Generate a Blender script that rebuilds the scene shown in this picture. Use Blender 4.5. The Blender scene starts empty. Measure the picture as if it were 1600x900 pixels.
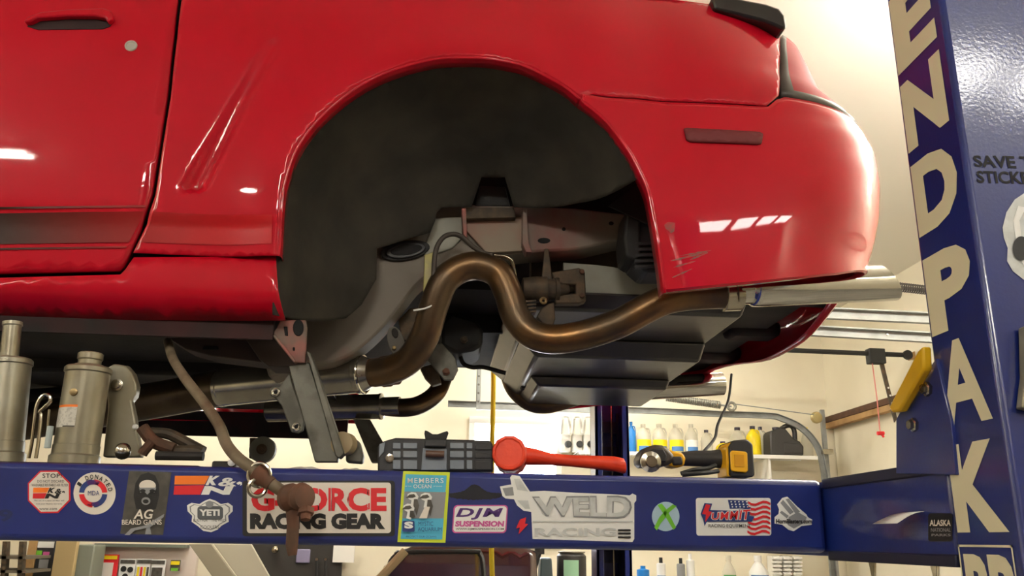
import bpy, bmesh, math, random
from mathutils import Vector, Matrix
from mathutils.geometry import delaunay_2d_cdt
random.seed(7)
sc = bpy.context.scene
COL = sc.collection
rad = math.radians

# ------------------------------------------------------------------ camera
F, PITCH, ROLL, YAW = 1320.0, rad(16.6), rad(.95), rad(4.28)
CAM = Vector((0, 0, 1.5))
fw = Vector((math.sin(YAW)*math.cos(PITCH), math.cos(YAW)*math.cos(PITCH), math.sin(PITCH)))
rt0 = Vector((math.cos(YAW), -math.sin(YAW), 0)); up0 = rt0.cross(fw)
RT = rt0*math.cos(ROLL)+up0*math.sin(ROLL); UP = up0*math.cos(ROLL)-rt0*math.sin(ROLL)
cd = bpy.data.cameras.new('camera'); cam = bpy.data.objects.new('camera', cd); COL.objects.link(cam)
cd.sensor_width = 36; cd.lens = 36*F/1600; cd.clip_start = .02; cd.clip_end = 60
m = Matrix((RT, UP, -fw)).transposed().to_4x4(); m.translation = CAM
cam.matrix_world = m
sc.camera = cam

# ------------------------------------------------------------------ world, exposure
w = bpy.data.worlds.new('world'); sc.world = w; w.use_nodes = True
w.node_tree.nodes['Background'].inputs[0].default_value = (.75, .85, 1, 1)
w.node_tree.nodes['Background'].inputs[1].default_value = .6
vs = sc.view_settings
vs.view_transform = 'Standard'; vs.look = 'None'; vs.gamma = 1; vs.use_curve_mapping = False
vs.exposure = 0.3
LAMP = 70.0        # tube lamps, emission strength
DAY = 12.0        # window panes
PLX, PLY = 2.36, -1.36   # four-lens fixture

# ------------------------------------------------------------------ measuring
def ray(x, y): return fw*F+RT*(x-800)+UP*(450-y)
def P(x, y, Y):
    d = ray(x, y); return CAM+d*((Y-CAM.y)/d.y)
def PX(x, y, X):
    d = ray(x, y); return CAM+d*((X-CAM.x)/d.x)
def PZ(x, y, Z):
    d = ray(x, y); return CAM+d*((Z-CAM.z)/d.z)
def on(x, y, fn, Y=1.6):
    for _ in range(40):
        p = P(x, y, Y); Y = .72*Y+.28*min(fn(p.x, p.z), 1.93)
    return P(x, y, Y)
def lerp(a, b, t): return a+(b-a)*t
def smooth(t):
    t = max(0., min(1., t)); return t*t*(3-2*t)
def interp(tab, x):
    if x <= tab[0][0]: return tab[0][1]
    for (x0, y0), (x1, y1) in zip(tab, tab[1:]):
        if x <= x1: return y0+(y1-y0)*(x-x0)/(x1-x0)
    return tab[-1][1]
def catmull(pts, n=8):
    pts = [Vector(p) for p in pts]; q = [pts[0]*2-pts[1]]+pts+[pts[-1]*2-pts[-2]]; out = []
    for i in range(1, len(q)-2):
        a, b, c, d = q[i-1], q[i], q[i+1], q[i+2]
        for k in range(n):
            t = k/n
            out.append(.5*((2*b)+(c-a)*t+(2*a-5*b+4*c-d)*t*t+(3*b-a-3*c+d)*t**3))
    out.append(pts[-1]); return out

# ------------------------------------------------------------------ materials
def lin(c):
    return tuple(((v/255)/12.92 if v/255 <= .04045 else ((v/255+.055)/1.055)**2.4) for v in c)+(1,)
MATS = {}
def mat(name, rgb, rough=.5, metal=0., coat=0., rgb2=None, nscale=12., nmix=(.4, .65), bump=0., bscale=80., emit=0., alpha=1., trans=0., detail=4., spec=.5, coat_rough=.04, rough2=None):
    if name in MATS: return MATS[name]
    M = bpy.data.materials.new(name); M.use_nodes = True
    nt = M.node_tree; b = nt.nodes['Principled BSDF']
    b.inputs['Base Color'].default_value = lin(rgb)
    b.inputs['Roughness'].default_value = rough; b.inputs['Metallic'].default_value = metal
    b.inputs['Coat Weight'].default_value = coat; b.inputs['Coat Roughness'].default_value = coat_rough
    b.inputs['Specular IOR Level'].default_value = spec
    b.inputs['Transmission Weight'].default_value = trans; b.inputs['Alpha'].default_value = alpha
    if emit:
        b.inputs['Emission Color'].default_value = lin(rgb); b.inputs['Emission Strength'].default_value = emit
    tc = nt.nodes.new('ShaderNodeTexCoord')
    if rgb2:
        n = nt.nodes.new('ShaderNodeTexNoise'); n.inputs['Scale'].default_value = nscale; n.inputs['Detail'].default_value = detail
        nt.links.new(tc.outputs['Object'], n.inputs['Vector'])
        r = nt.nodes.new('ShaderNodeValToRGB')
        r.color_ramp.elements[0].position = nmix[0]; r.color_ramp.elements[1].position = nmix[1]
        r.color_ramp.elements[0].color = lin(rgb); r.color_ramp.elements[1].color = lin(rgb2)
        nt.links.new(n.outputs['Fac'], r.inputs['Fac']); nt.links.new(r.outputs['Color'], b.inputs['Base Color'])
        if rough2 is not None:
            mr = nt.nodes.new('ShaderNodeMapRange'); mr.inputs[1].default_value = nmix[0]; mr.inputs[2].default_value = nmix[1]
            mr.inputs[3].default_value = rough; mr.inputs[4].default_value = rough2
            nt.links.new(n.outputs['Fac'], mr.inputs[0]); nt.links.new(mr.outputs[0], b.inputs['Roughness'])
    if bump:
        n2 = nt.nodes.new('ShaderNodeTexNoise'); n2.inputs['Scale'].default_value = bscale; n2.inputs['Detail'].default_value = 3
        nt.links.new(tc.outputs['Object'], n2.inputs['Vector'])
        bp = nt.nodes.new('ShaderNodeBump'); bp.inputs['Strength'].default_value = bump; bp.inputs['Distance'].default_value = .002
        nt.links.new(n2.outputs['Fac'], bp.inputs['Height']); nt.links.new(bp.outputs['Normal'], b.inputs['Normal'])
        if coat: nt.links.new(bp.outputs['Normal'], b.inputs['Coat Normal'])
    MATS[name] = M; return M

RED = mat('red_paint', (184, 6, 32), .38, 0, 1, rgb2=(190, 8, 37), nscale=3, spec=.1, coat_rough=.03)
RED.node_tree.nodes['Principled BSDF'].inputs['Coat IOR'].default_value = 1.34
REDDULL = mat('red_underside', (52, 16, 16), .8, 0, 0, rgb2=(24, 17, 15), nscale=9, nmix=(.35, .6))
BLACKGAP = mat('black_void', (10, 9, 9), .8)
LINER = mat('wheelhouse_undercoat', (50, 48, 43), .9, rgb2=(66, 62, 54), nscale=7, bump=.2, bscale=160, spec=.2)
RAIL = mat('rail_primer', (120, 112, 100), .6, rgb2=(132, 70, 64), nscale=5.5, nmix=(.5, .72), bump=.15)
UNDER = mat('underbody_black', (20, 18, 17), .7, rgb2=(38, 33, 30), nscale=10, bump=.3)
PINKP = mat('overspray_primer', (150, 84, 76), .6, rgb2=(110, 94, 82), nscale=14, nmix=(.4, .62))
GREYSHEET = mat('grey_sheet', (150, 150, 138), .55, rgb2=(128, 126, 112), nscale=8)
RUSTPIPE = mat('exhaust_pipe', (92, 76, 58), .38, .75, rgb2=(126, 92, 54), nscale=11, nmix=(.42, .7), bump=.2, bscale=60, rough2=.3)
CHROME = mat('polished_steel', (200, 198, 190), .1, 1.0, bump=.04, bscale=30)
STEEL = mat('brushed_steel', (190, 185, 172), .22, 1.0, rgb2=(150, 140, 120), nscale=9)
CAST = mat('cast_iron', (70, 62, 52), .65, .5, rgb2=(96, 80, 62), nscale=30, bump=.5)
RUST = mat('rust', (84, 62, 48), .75, .3, rgb2=(108, 70, 52), nscale=25, bump=.6)
GALV = mat('control_arm_metal', (104, 103, 94), .5, .55, rgb2=(76, 74, 66), nscale=22, nmix=(.42, .66), bump=.2)
TANK = mat('tank_black', (34, 31, 29), .36, 0, .3, coat_rough=.2, rgb2=(46, 42, 39), nscale=14, bump=.12)
RUBBER = mat('black_rubber', (24, 23, 22), .65, bump=.2)
DARKPL = mat('dark_plastic', (38, 38, 40), .5, bump=.15)
GREYPL = mat('grey_case_plastic', (126, 134, 142), .55, bump=.2)
LENS = mat('tail_lens', (150, 22, 34), .55, 0, 0, spec=.15)
LENSDK = mat('tail_lens_frame', (62, 54, 50), .4, 0, .2)
MARKER = mat('marker_lens', (104, 24, 30), .6, 0, 0)
SPOILER = mat('spoiler_black', (22, 19, 19), .35, 0, .25)
GLASS = mat('car_glass', (30, 34, 36), .05, 0, 1)
BLUE = mat('lift_blue', (13, 32, 104), .36, 0, .7, rgb2=(17, 38, 114), nscale=6, bump=.07, bscale=210, coat_rough=.09)
LETTER = mat('letter_cream', (230, 223, 190), .5)
BOX_BLACK = mat('stencil_black', (16, 16, 26), .7)
YELLOW = mat('yellow_paint', (224, 178, 10), .45, rgb2=(206, 158, 8), nscale=9)
SILVER = mat('jack_silver', (158, 154, 136), .36, .55, rgb2=(138, 130, 108), nscale=10, bump=.1)
BRASSY = mat('worn_bolt', (150, 130, 92), .4, .8)
WHITE = mat('vinyl_white', (236, 236, 232), .35)
OFFW = mat('vinyl_offwhite', (226, 218, 206), .4)
BLACK = mat('vinyl_black', (20, 20, 20), .45)
CHAR = mat('vinyl_charcoal', (62, 58, 52), .5, rgb2=(84, 80, 72), nscale=40)
GREYV = mat('vinyl_grey', (140, 142, 144), .4)
REDV = mat('vinyl_red', (214, 32, 42), .4)
ORANGEV = mat('vinyl_orange', (244, 124, 32), .4)
CYANV = mat('vinyl_cyan', (82, 182, 214), .4)
LIME = mat('vinyl_lime', (206, 222, 50), .4)
NAVY = mat('vinyl_navy', (36, 58, 120), .4)
PURPLE = mat('vinyl_purple', (76, 38, 110), .4)
MAGENTA = mat('vinyl_magenta', (198, 84, 150), .4)
GREENV = mat('vinyl_green', (112, 190, 50), .4)
ICE = mat('vinyl_ice', (168, 196, 214), .4)
SILVERV = mat('vinyl_silver', (204, 208, 206), .22, .15, rgb2=(222, 226, 226), nscale=60)
ORANGE = mat('orange_rubber', (238, 68, 30), .42, rgb2=(226, 58, 24), nscale=30, bump=.25, bscale=120)
WALL = mat('cream_paint', (232, 224, 200), .75, rgb2=(226, 217, 192), nscale=2, bump=.05, bscale=40)
CEIL = mat('ceiling_paint', (232, 228, 214), .8)
FLOORM = mat('concrete', (120, 116, 108), .6, rgb2=(96, 92, 86), nscale=3, bump=.2)
GALVT = mat('galvanised_track', (150, 152, 148), .6, .2, rgb2=(132, 134, 130), nscale=12)
WOOD = mat('raw_wood', (176, 140, 92), .7, rgb2=(150, 112, 68), nscale=6)
WOODDK = mat('dark_wood', (92, 62, 42), .8, rgb2=(70, 46, 32), nscale=12)
TUBE = mat('lamp_tube', (255, 250, 240), .4, emit=LAMP)
PANEL = mat('lamp_lens', (255, 251, 244), .4, emit=LAMP*.45)
PANE = mat('daylight_pane', (240, 246, 255), .3, emit=DAY)
FRAMEW = mat('white_frame', (236, 234, 226), .5)

# ------------------------------------------------------------------ mesh builder
class MB:
    def __init__(s): s.v = []; s.f = []; s.mi = []
    def add(s, vs_, fs_, mi=0):
        o = len(s.v); s.v += [Vector(p) for p in vs_]; s.f += [tuple(i+o for i in f) for f in fs_]; s.mi += [mi]*len(fs_); return s
    def box(s, a, b, mi=0):
        (x0, y0, z0), (x1, y1, z1) = a, b
        return s.add([(x0,y0,z0),(x1,y0,z0),(x1,y1,z0),(x0,y1,z0),(x0,y0,z1),(x1,y0,z1),(x1,y1,z1),(x0,y1,z1)],
            [(0,3,2,1),(4,5,6,7),(0,1,5,4),(1,2,6,5),(2,3,7,6),(3,0,4,7)], mi)
    def prism(s, poly, off, mi=0):
        poly = [Vector(p) for p in poly]; n = len(poly); off = Vector(off)
        nrm = Vector((0, 0, 0))
        for i in range(n): nrm += poly[i].cross(poly[(i+1) % n])
        if nrm.dot(off) > 0: poly = poly[::-1]
        return s.add(poly+[p+off for p in poly], [tuple(range(n)), tuple(range(2*n-1, n-1, -1))]+[(i, i+n, (i+1) % n+n, (i+1) % n) for i in range(n)], mi)
    def flat(s, poly, mi=0): return s.add(poly, [tuple(range(len(poly)))], mi)
    def tube(s, path, r, n=12, mi=0, caps=True, closed=False):
        path = [Vector(p) for p in path]; m_ = len(path)
        rs = r if isinstance(r, (list, tuple)) else [r]*m_
        vs_, fs_ = [], []; u = None
        for i, p in enumerate(path):
            t = (path[min(i+1, m_-1)]-path[max(i-1, 0)]).normalized()
            if u is None: u = t.orthogonal().normalized()
            u = (u-t*u.dot(t)).normalized(); v = t.cross(u)
            for k in range(n):
                a = 2*math.pi*k/n; vs_.append(p+(u*math.cos(a)+v*math.sin(a))*rs[i])
        for i in range(m_-1):
            for k in range(n): fs_.append((i*n+k, i*n+(k+1) % n, (i+1)*n+(k+1) % n, (i+1)*n+k))
        if caps: fs_ += [tuple(range(n-1, -1, -1)), tuple((m_-1)*n+k for k in range(n))]
        return s.add(vs_, fs_, mi)
    def lathe(s, o, ax, prof, n=24, mi=0):     # prof: (distance along axis, radius)
        o, ax = Vector(o), Vector(ax).normalized()
        u = ax.orthogonal().normalized(); v = ax.cross(u); vs_, fs_ = [], []
        for h, r in prof:
            for k in range(n):
                a = 2*math.pi*k/n; vs_.append(o+ax*h+(u*math.cos(a)+v*math.sin(a))*max(r, 1e-5))
        for i in range(len(prof)-1):
            for k in range(n): fs_.append((i*n+k, i*n+(k+1) % n, (i+1)*n+(k+1) % n, (i+1)*n+k))
        fs_ += [tuple(range(n-1, -1, -1)), tuple((len(prof)-1)*n+k for k in range(n))]
        return s.add(vs_, fs_, mi)
    def ring(s, c, ax, R, r, n=28, k=8, mi=0):
        c, ax = Vector(c), Vector(ax).normalized(); u = ax.orthogonal().normalized(); v = ax.cross(u); vs_, fs_ = [], []
        for i in range(n):
            a = 2*math.pi*i/n; e = u*math.cos(a)+v*math.sin(a)
            for j in range(k):
                b = 2*math.pi*j/k; vs_.append(c+e*(R+r*math.cos(b))+ax*r*math.sin(b))
        for i in range(n):
            for j in range(k): fs_.append((i*k+j, ((i+1) % n)*k+j, ((i+1) % n)*k+(j+1) % k, i*k+(j+1) % k))
        return s.add(vs_, fs_, mi)
    def grid(s, rows, mi=0):
        n = len(rows[0]); return s.add([p for r in rows for p in r], [(i*n+j, i*n+j+1, (i+1)*n+j+1, (i+1)*n+j) for i in range(len(rows)-1) for j in range(n-1)], mi)
    def build(s, name, mats, parent=None, bevel=0, smooth_=35, solid=0, label=None):
        me = bpy.data.meshes.new(name); me.from_pydata(s.v, [], s.f); me.update()
        for M in (mats if isinstance(mats, (list, tuple)) else [mats]): me.materials.append(M)
        for p, i in zip(me.polygons, s.mi): p.material_index = i
        if smooth_:
            me.shade_smooth(); me.set_sharp_from_angle(angle=rad(smooth_))
        o = bpy.data.objects.new(name, me); COL.objects.link(o)
        if parent: o.parent = parent; o.matrix_parent_inverse = parent.matrix_world.inverted()
        if solid:
            md = o.modifiers.new('thickness', 'SOLIDIFY'); md.thickness = abs(solid); md.offset = -1 if solid > 0 else 1
        if bevel:
            md = o.modifiers.new('bevel', 'BEVEL'); md.width = bevel; md.segments = 2; md.limit_method = 'ANGLE'; md.angle_limit = rad(40)
        if label: o['label'] = label
        return o
def thing(name, label, cat, loc=(0, 0, 0), group=None):
    o = bpy.data.objects.new(name, None); COL.objects.link(o); o.location = loc; o.empty_display_size = .05
    o.matrix_world = Matrix.Translation(Vector(loc))
    o['label'] = label; o['category'] = cat
    if group: o['group'] = group
    return o
def tag(o, label, cat, group=None):
    o['label'] = label; o['category'] = cat
    if group: o['group'] = group
    return o
def struct(o): o['kind'] = 'structure'; return o
def copy_tree(o, dx, parent=None, label=None):
    c = o.copy(); COL.objects.link(c)
    if parent: c.parent = parent; c.matrix_parent_inverse = o.matrix_parent_inverse.copy()
    else: c.location = o.location+Vector(dx)
    if label: c['label'] = label
    for ch in list(o.children):
        k = ch.copy(); COL.objects.link(k); k.parent = c
        for g in list(ch.children):
            q = g.copy(); COL.objects.link(q); q.parent = k
    return c

def inpoly(x, y, poly):
    c = False; j = len(poly)-1
    for i in range(len(poly)):
        if (poly[i][1] > y) != (poly[j][1] > y) and x < (poly[j][0]-poly[i][0])*(y-poly[i][1])/(poly[j][1]-poly[i][1])+poly[i][0]: c = not c
        j = i
    return c
def resample(poly, step):
    out = []
    for i in range(len(poly)):
        a, b = Vector(poly[i][:2]), Vector(poly[(i+1) % len(poly)][:2]); n = max(1, int((b-a).length/step+.5))
        for k in range(n): out.append(a.lerp(b, k/n))
    return out
def panel_mb(outline, fn, step=.02, holes=(), mirror=None):
    loops = [resample(outline, step)]+[resample(h, step*.7) for h in holes]
    pts, edges = [], []
    for L in loops:
        o = len(pts); pts += [Vector(p) for p in L]; edges += [(o+i, o+(i+1) % len(L)) for i in range(len(L))]
    nb = len(pts); B = list(pts)
    xs = [p.x for p in loops[0]]; ys = [p.y for p in loops[0]]
    x = min(xs)
    cell = {}
    for p in B: cell.setdefault((int(p.x//step), int(p.y//step)), []).append(p)
    row = 0
    while x < max(xs):
        y = min(ys)+(step/2 if row % 2 else 0)
        while y < max(ys):
            if inpoly(x, y, loops[0]) and not any(inpoly(x, y, h) for h in loops[1:]):
                cx, cy = int(x//step), int(y//step)
                if not any((p.x-x)**2+(p.y-y)**2 < (step*.5)**2 for i in (-1, 0, 1) for j in (-1, 0, 1) for p in cell.get((cx+i, cy+j), ())):
                    pts.append(Vector((x, y)))
            y += step
        x += step*.866; row += 1
    r = delaunay_2d_cdt(pts, edges, [], 2 if holes else 1, 1e-6)
    mb = MB(); V = []
    for p in r[0]:
        Y = fn(p.x, p.y)
        V.append((p.x, (2*mirror-Y) if mirror else Y, p.y))
    fs_ = []
    for f in r[2]:
        f = list(f); a, b, c = (r[0][i] for i in f[:3])
        ar = (b-a).cross(c-a)
        if (ar > 0) == bool(mirror): f = f[::-1]
        fs_.append(tuple(f))
    mb.add(V, fs_); return mb

# ------------------------------------------------------------------ lettering and stickers on a flat face
def text_mesh(body, bold=0., shear=0., spacing=1.):
    cu = bpy.data.curves.new('t', 'FONT'); cu.body = body; cu.offset = bold; cu.shear = shear; cu.resolution_u = 3; cu.space_character = spacing
    o = bpy.data.objects.new('t', cu); COL.objects.link(o)
    me = bpy.data.meshes.new_from_object(o.evaluated_get(bpy.context.evaluated_depsgraph_get()))
    V = [v.co.copy() for v in me.vertices]; Fs = [tuple(p.vertices) for p in me.polygons]
    bpy.data.objects.remove(o); bpy.data.meshes.remove(me); bpy.data.curves.remove(cu)
    return V, Fs
class Sticker(MB):
    """print laid on the plane given by map(px, py); layers are thin film, nrm points away from the face"""
    def __init__(s, mp, nrm, lay=.0005):
        super().__init__(); s.mp = mp; s.n = Vector(nrm); s.lay = lay; s.mats = []; s.k = 1; s.base = 0
    def m(s, M):
        if M not in s.mats: s.mats.append(M)
        return s.mats.index(M)
    def poly(s, pts, M):
        q = [s.mp(*p)+s.n*s.lay*s.k for p in pts]; s.add(q, [tuple(range(len(q)))], s.m(M)); s.k += 1; return s
    def rect(s, x0, y0, x1, y1, M, r=0, skew=0):
        if r <= 0: pts = [(x0+skew, y0), (x1+skew, y0), (x1, y1), (x0, y1)]
        else:
            pts = []
            for cx, cy, a0 in ((x1-r, y0+r, -90), (x1-r, y1-r, 0), (x0+r, y1-r, 90), (x0+r, y0+r, 180)):
                for k in range(6):
                    a = rad(a0+90*k/5); x, y = cx+r*math.cos(a), cy+r*math.sin(a); pts.append((x+skew*(y1-y)/(y1-y0), y))
        return s.poly(pts, M)
    def quad(s, pts, M): return s.poly(pts, M)
    def disc(s, cx, cy, rx, ry, M, a0=0, a1=360, n=36):
        pts = [(cx+rx*math.cos(rad(a0+(a1-a0)*k/n)), cy+ry*math.sin(rad(a0+(a1-a0)*k/n))) for k in range(n if a1-a0 >= 360 else n+1)]
        return s.poly(pts, M)
    def sector(s, cx, cy, r0, r1, a0, a1, M, n=14, ay=1):
        pts = [(cx+r1*math.cos(rad(lerp(a0, a1, k/n))), cy+ay*r1*math.sin(rad(lerp(a0, a1, k/n)))) for k in range(n+1)]
        pts += [(cx+r0*math.cos(rad(lerp(a1, a0, k/n))), cy+ay*r0*math.sin(rad(lerp(a1, a0, k/n)))) for k in range(n+1)]
        return s.poly(pts, M)
    def text(s, body, quad, M, bold=.0, shear=0., spacing=1.):
        V, Fs = text_mesh(body, bold, shear, spacing)
        if not V: return s
        x0 = min(v.x for v in V); x1 = max(v.x for v in V); y0 = min(v.y for v in V); y1 = max(v.y for v in V)
        if len(quad) == 4 and not isinstance(quad[0], (tuple, list)):
            a, b, c, d = quad; quad = [(a, b), (c, b), (c, d), (a, d)]
        TL, TR, BR, BL = [Vector(q) for q in quad]; out = []
        for v in V:
            u = (v.x-x0)/max(x1-x0, 1e-6); t = (y1-v.y)/max(y1-y0, 1e-6)
            p = TL.lerp(TR, u).lerp(BL.lerp(BR, u), t); out.append(s.mp(p.x, p.y)+s.n*s.lay*s.k)
        s.add(out, Fs, s.m(M)); s.k += 1; return s
    def arctext(s, body, cx, cy, r, a0, a1, h, M, bold=.02):
        for i, ch in enumerate(body):
            if ch == ' ': continue
            a = rad(lerp(a0, a1, i/max(1, len(body)-1))); e = (math.cos(a), math.sin(a)); t = (-e[1], e[0]); wd = h*.36
            pt = lambda du, dr: (cx+e[0]*(r+dr)+t[0]*du, cy+e[1]*(r+dr)+t[1]*du)
            s.text(ch, [pt(-wd, h/2), pt(wd, h/2), pt(wd, -h/2), pt(-wd, -h/2)], M, bold); s.k -= 1
        s.k += 1; return s
    def done(s, name, parent, label=None):
        return s.build(name, s.mats, parent, smooth_=0, label=label)

# ================================================================== the room
FZ, CZ, YB, XR, XL, YF = -.3, 3.49, 7.3, 3.39, -4.6, -3.4
struct(MB().box((XL-.1, YF-.1, FZ-.1), (XR+.3, YB+.1, FZ)).build('floor', FLOORM))
struct(MB().box((XL-.1, YF-.1, CZ), (XR+.3, YB+.1, CZ+.1)).build('ceiling', CEIL))
struct(MB().box((XL-.1, YF-.1, FZ), (XL, YB+.1, CZ)).build('wall_left', WALL))
# back wall with the window opening
wa, wb = P(742, 662, YB), P(868, 735, YB)
WX0, WX1, WZ1, WZ0 = wa.x, wb.x, wa.z, wa.z-.95
mb = MB(); mb.box((XL, YB, FZ), (WX0, YB+.12, CZ)).box((WX1, YB, FZ), (XR+.3, YB+.12, CZ)).box((WX0, YB, WZ1), (WX1, YB+.12, CZ)).box((WX0, YB, FZ), (WX1, YB+.12, WZ0))
struct(mb.build('wall_back', WALL, smooth_=0))
win = struct(MB().box((WX0-.05, YB-.03, WZ1), (WX1+.05, YB, WZ1+.06)).box((WX0-.05, YB-.03, WZ0-.06), (WX1+.05, YB, WZ0)).box((WX0-.05, YB-.03, WZ0), (WX0, YB, WZ1)).box((WX1, YB-.03, WZ0), (WX1+.05, YB, WZ1)).build('window_1', FRAMEW, bevel=.004))
MB().box((WX0, YB+.08, WZ0), (WX1, YB+.1, WZ1)).build('pane', PANE, win)
# wall behind the photographer, colour darkened to dim its reflection in the door
struct(MB().box((XL, YF-.1, FZ), (XR, YF, CZ)).build('wall_front', mat('dimmed_front_wall', (116, 100, 84), .7, rgb2=(96, 82, 68), nscale=3)))
# right wall: header, wooden beam, overhead door below
struct(MB().box((XR, YF, 2.52), (XR+.12, YB, CZ)).build('wall_right', WALL))
tr = struct(MB().box((XR-.05, 5.4, 2.535), (XR+.0, YB-.02, 2.585)).build('trim_1', WOODDK, bevel=.003))
struct(MB().box((XR-.045, 5.4, 2.485), (XR+.01, YB-.02, 2.533)).build('trim_2', WOOD, bevel=.003))
door = struct(MB().box((XR+.06, YF, FZ), (XR+.065, YB, 2.53)).build('door_1', WALL))
for k in range(5):
    MB().box((XR+.03, YF+.02, FZ+k*.565), (XR+.06, YB-.02, FZ+k*.565+.557)).build('door_panel', WALL, door, bevel=.006)
for px in (1365, 1462):
    c = PX(px, 880, XR+.03); q = MB().prism([c+Vector((0, -.06, .06)), c+Vector((0, .06, .06)), c+Vector((0, .02, -.10)), c+Vector((0, -.02, -.10))], (-.02, 0, 0))
    q.build('hinge', STEEL, door, bevel=.003)

# lamps: twin tube shop lights under the ceiling, several added as unseen fill
def shop_light(x, y, label, along_y=False, L=1.2, z=CZ-.05, n=2):
    t = thing('shop_light', label, 'ceiling light', (x, y, z), 'shop lights on the ceiling')
    hw = .09 if z > CZ-.1 else .02; hx, hy = (hw, L/2) if along_y else (L/2, hw)
    MB().box((x-hx, y-hy, z), (x+hx, y+hy, z+.05)).build('housing', FRAMEW, t, bevel=.005)
    if z < CZ-.1:
        for q in (-.45, .45): MB().tube([(x+(0 if along_y else q*L), y+(q*L if along_y else 0), z+.05), (x+(0 if along_y else q*L), y+(q*L if along_y else 0), CZ)], .003, 6).build('chain', STEEL, t)
    for s in ((-1, 1) if n == 2 else (-2.6, -1.3, 1.3, 2.6)):
        a, b = ((x+s*.045, y-L/2+.03, z-.022), (x+s*.045, y+L/2-.03, z-.022)) if along_y else ((x-L/2+.03, y+s*.045, z-.022), (x+L/2-.03, y+s*.045, z-.022))
        MB().tube([a, b], .017, 10).build('tube', TUBE, t)
    return t
shop_light(2.1, 2.2, 'four tube shop light hung above the rear bumper of the red car', z=CZ-.36, n=4)
shop_light(-1.6, 4.6, 'twin tube shop light above the pickup truck hood')
shop_light(1.2, 4.9, 'twin tube shop light above the pickup truck bed')
shop_light(-1.6, 6.3, 'added fill tube light, unseen, nearest the pegboard wall')  # added out of view to brighten the back wall
shop_light(1.2, 6.3, 'added fill tube light, unseen, nearest the wall window')  # unseen lamp, put in to lift the background
shop_light(-3.0, -1.5, 'twin tube shop light ahead of the red car door')
for x_, y_, l_ in ((-.5, -2.9, 'added fill tube light in the rear row behind the photographer'), (-.5, -2.3, 'added fill tube light in the second row behind the photographer')):  # added front fill, placed so its reflection falls inside the wheel opening
    shop_light(x_, y_, l_)
shop_light(-3.7, .3, 'added fill tube light beyond the front of the red car')  # unseen lamp added to brighten the car side and runway stickers
shop_light(3.0, 2.25, 'added four tube fill light hung between the lift post and the overhead door', L=.7, z=CZ-.36, n=4)  # added beyond the frame to brighten the ceiling and right wall
# four-lens fixture behind the photographer, mirrored in the bumper
fx = thing('panel_light', 'ceiling fixture with four square lenses behind the photographer', 'ceiling light', (PLX, PLY, CZ-.06))
MB().box((PLX-1.0, PLY-.24, CZ-.05), (PLX+1.0, PLY+.24, CZ)).build('housing', FRAMEW, fx, bevel=.004)
for k in range(4):
    x = PLX-.97+k*.51; MB().box((x, PLY-.13, CZ-.06), (x+.38, PLY+.13, CZ-.05)).build('lens', PANEL, fx)

# ================================================================== four-post lift
lift = thing('car_lift', 'blue four-post car lift carrying the red car, covered in stickers', 'car lift', (.6, 2.1, FZ))
RY0, RZ0, RZ1, RX0, RX1 = 1.3, 1.488, 1.597, -2.4, .585
run = MB().box((RX0, RY0, RZ0), (RX1, RY0+.48, RZ1)).build('runway', BLUE, lift, bevel=.009)
MB().box((RX0, 2.5, RZ0), (RX1, 2.98, RZ1)).build('runway', BLUE, lift, bevel=.009)
cross = MB().box((.587, .966, RZ0-.004), (.70, 3.318, RZ1-.002)).build('crossbeam', BLUE, lift, bevel=.006)
post = MB().box((.585, .848, FZ), (.70, .965, 2.42)).build('post', BLUE, lift, bevel=.006, label='blue steel post with tall cream letters down its side')
MB().box((.50, .76, FZ), (.79, 1.05, FZ+.015)).build('base_plate', BLUE, post, bevel=.003)
# far post: a channel open towards the near side, with the lifting cable and the lock ladder inside
px0, px1 = P(931, 760, 3.32).x, P(985, 760, 3.32).x
fp = MB().box((px0, 3.32, FZ), (px0+.012, 3.44, 2.1)).box((px1-.012, 3.32, FZ), (px1, 3.44, 2.1)).box((px0, 3.43, FZ), (px1, 3.44, 2.1)).box((px0, 3.32, FZ), (px0+.028, 3.328, 2.1)).box((px1-.028, 3.32, FZ), (px1, 3.328, 2.1)).build('post', BLUE, lift, bevel=.002, label='far blue channel post with cable inside')
MB().tube([((px0+px1)/2+.008, 3.37, FZ), ((px0+px1)/2+.008, 3.37, 2.08)], .005, 8).build('cable', STEEL, fp)
lad = MB()
lad.box(((px0+px1)/2-.042, 3.40, FZ+.1), ((px0+px1)/2-.034, 3.41, 2.0)).box(((px0+px1)/2+.034, 3.40, FZ+.1), ((px0+px1)/2+.042, 3.41, 2.0))
for k in range(22): lad.box(((px0+px1)/2-.036, 3.40, FZ+.12+k*.1), ((px0+px1)/2+.036, 3.41, FZ+.165+k*.1))
lad.build('lock_ladder', mat('dark_blue_steel', (14, 24, 60), .5), fp)
# lettering on the near post
pm = lambda y, z: Vector((.585, y, z))       # (y, z) on the -X face; y decreases to the right in view
st = Sticker(pm, (-1, 0, 0), .0006)
for ch, zt, zb in (('B', 2.334, 2.237), ('E', 2.217, 2.102), ('N', 2.085, 1.988), ('D', 1.969, 1.872), ('P', 1.842, 1.744), ('A', 1.731, 1.633), ('K', 1.613, 1.516)):
    st.text(ch, [(.957, zt), (.865, zt), (.865, zb), (.957, zb)], LETTER, .03 if ch == 'A' else .05); st.k = 1
st.done('lettering', post, 'tall cream vinyl letters')
st = Sticker(pm, (-1, 0, 0), .0006)
for (a, b, c, d) in ((.960, 1.503, .864, 1.5005), (.960, 1.41, .864, 1.4075)): st.poly([(a, b), (c, b), (c, d), (a, d)], LETTER); st.k = 1
for (a, c) in ((.960, .9575), (.8665, .864)): st.poly([(a, 1.503), (c, 1.503), (c, 1.41), (a, 1.41)], LETTER); st.k = 1
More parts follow.
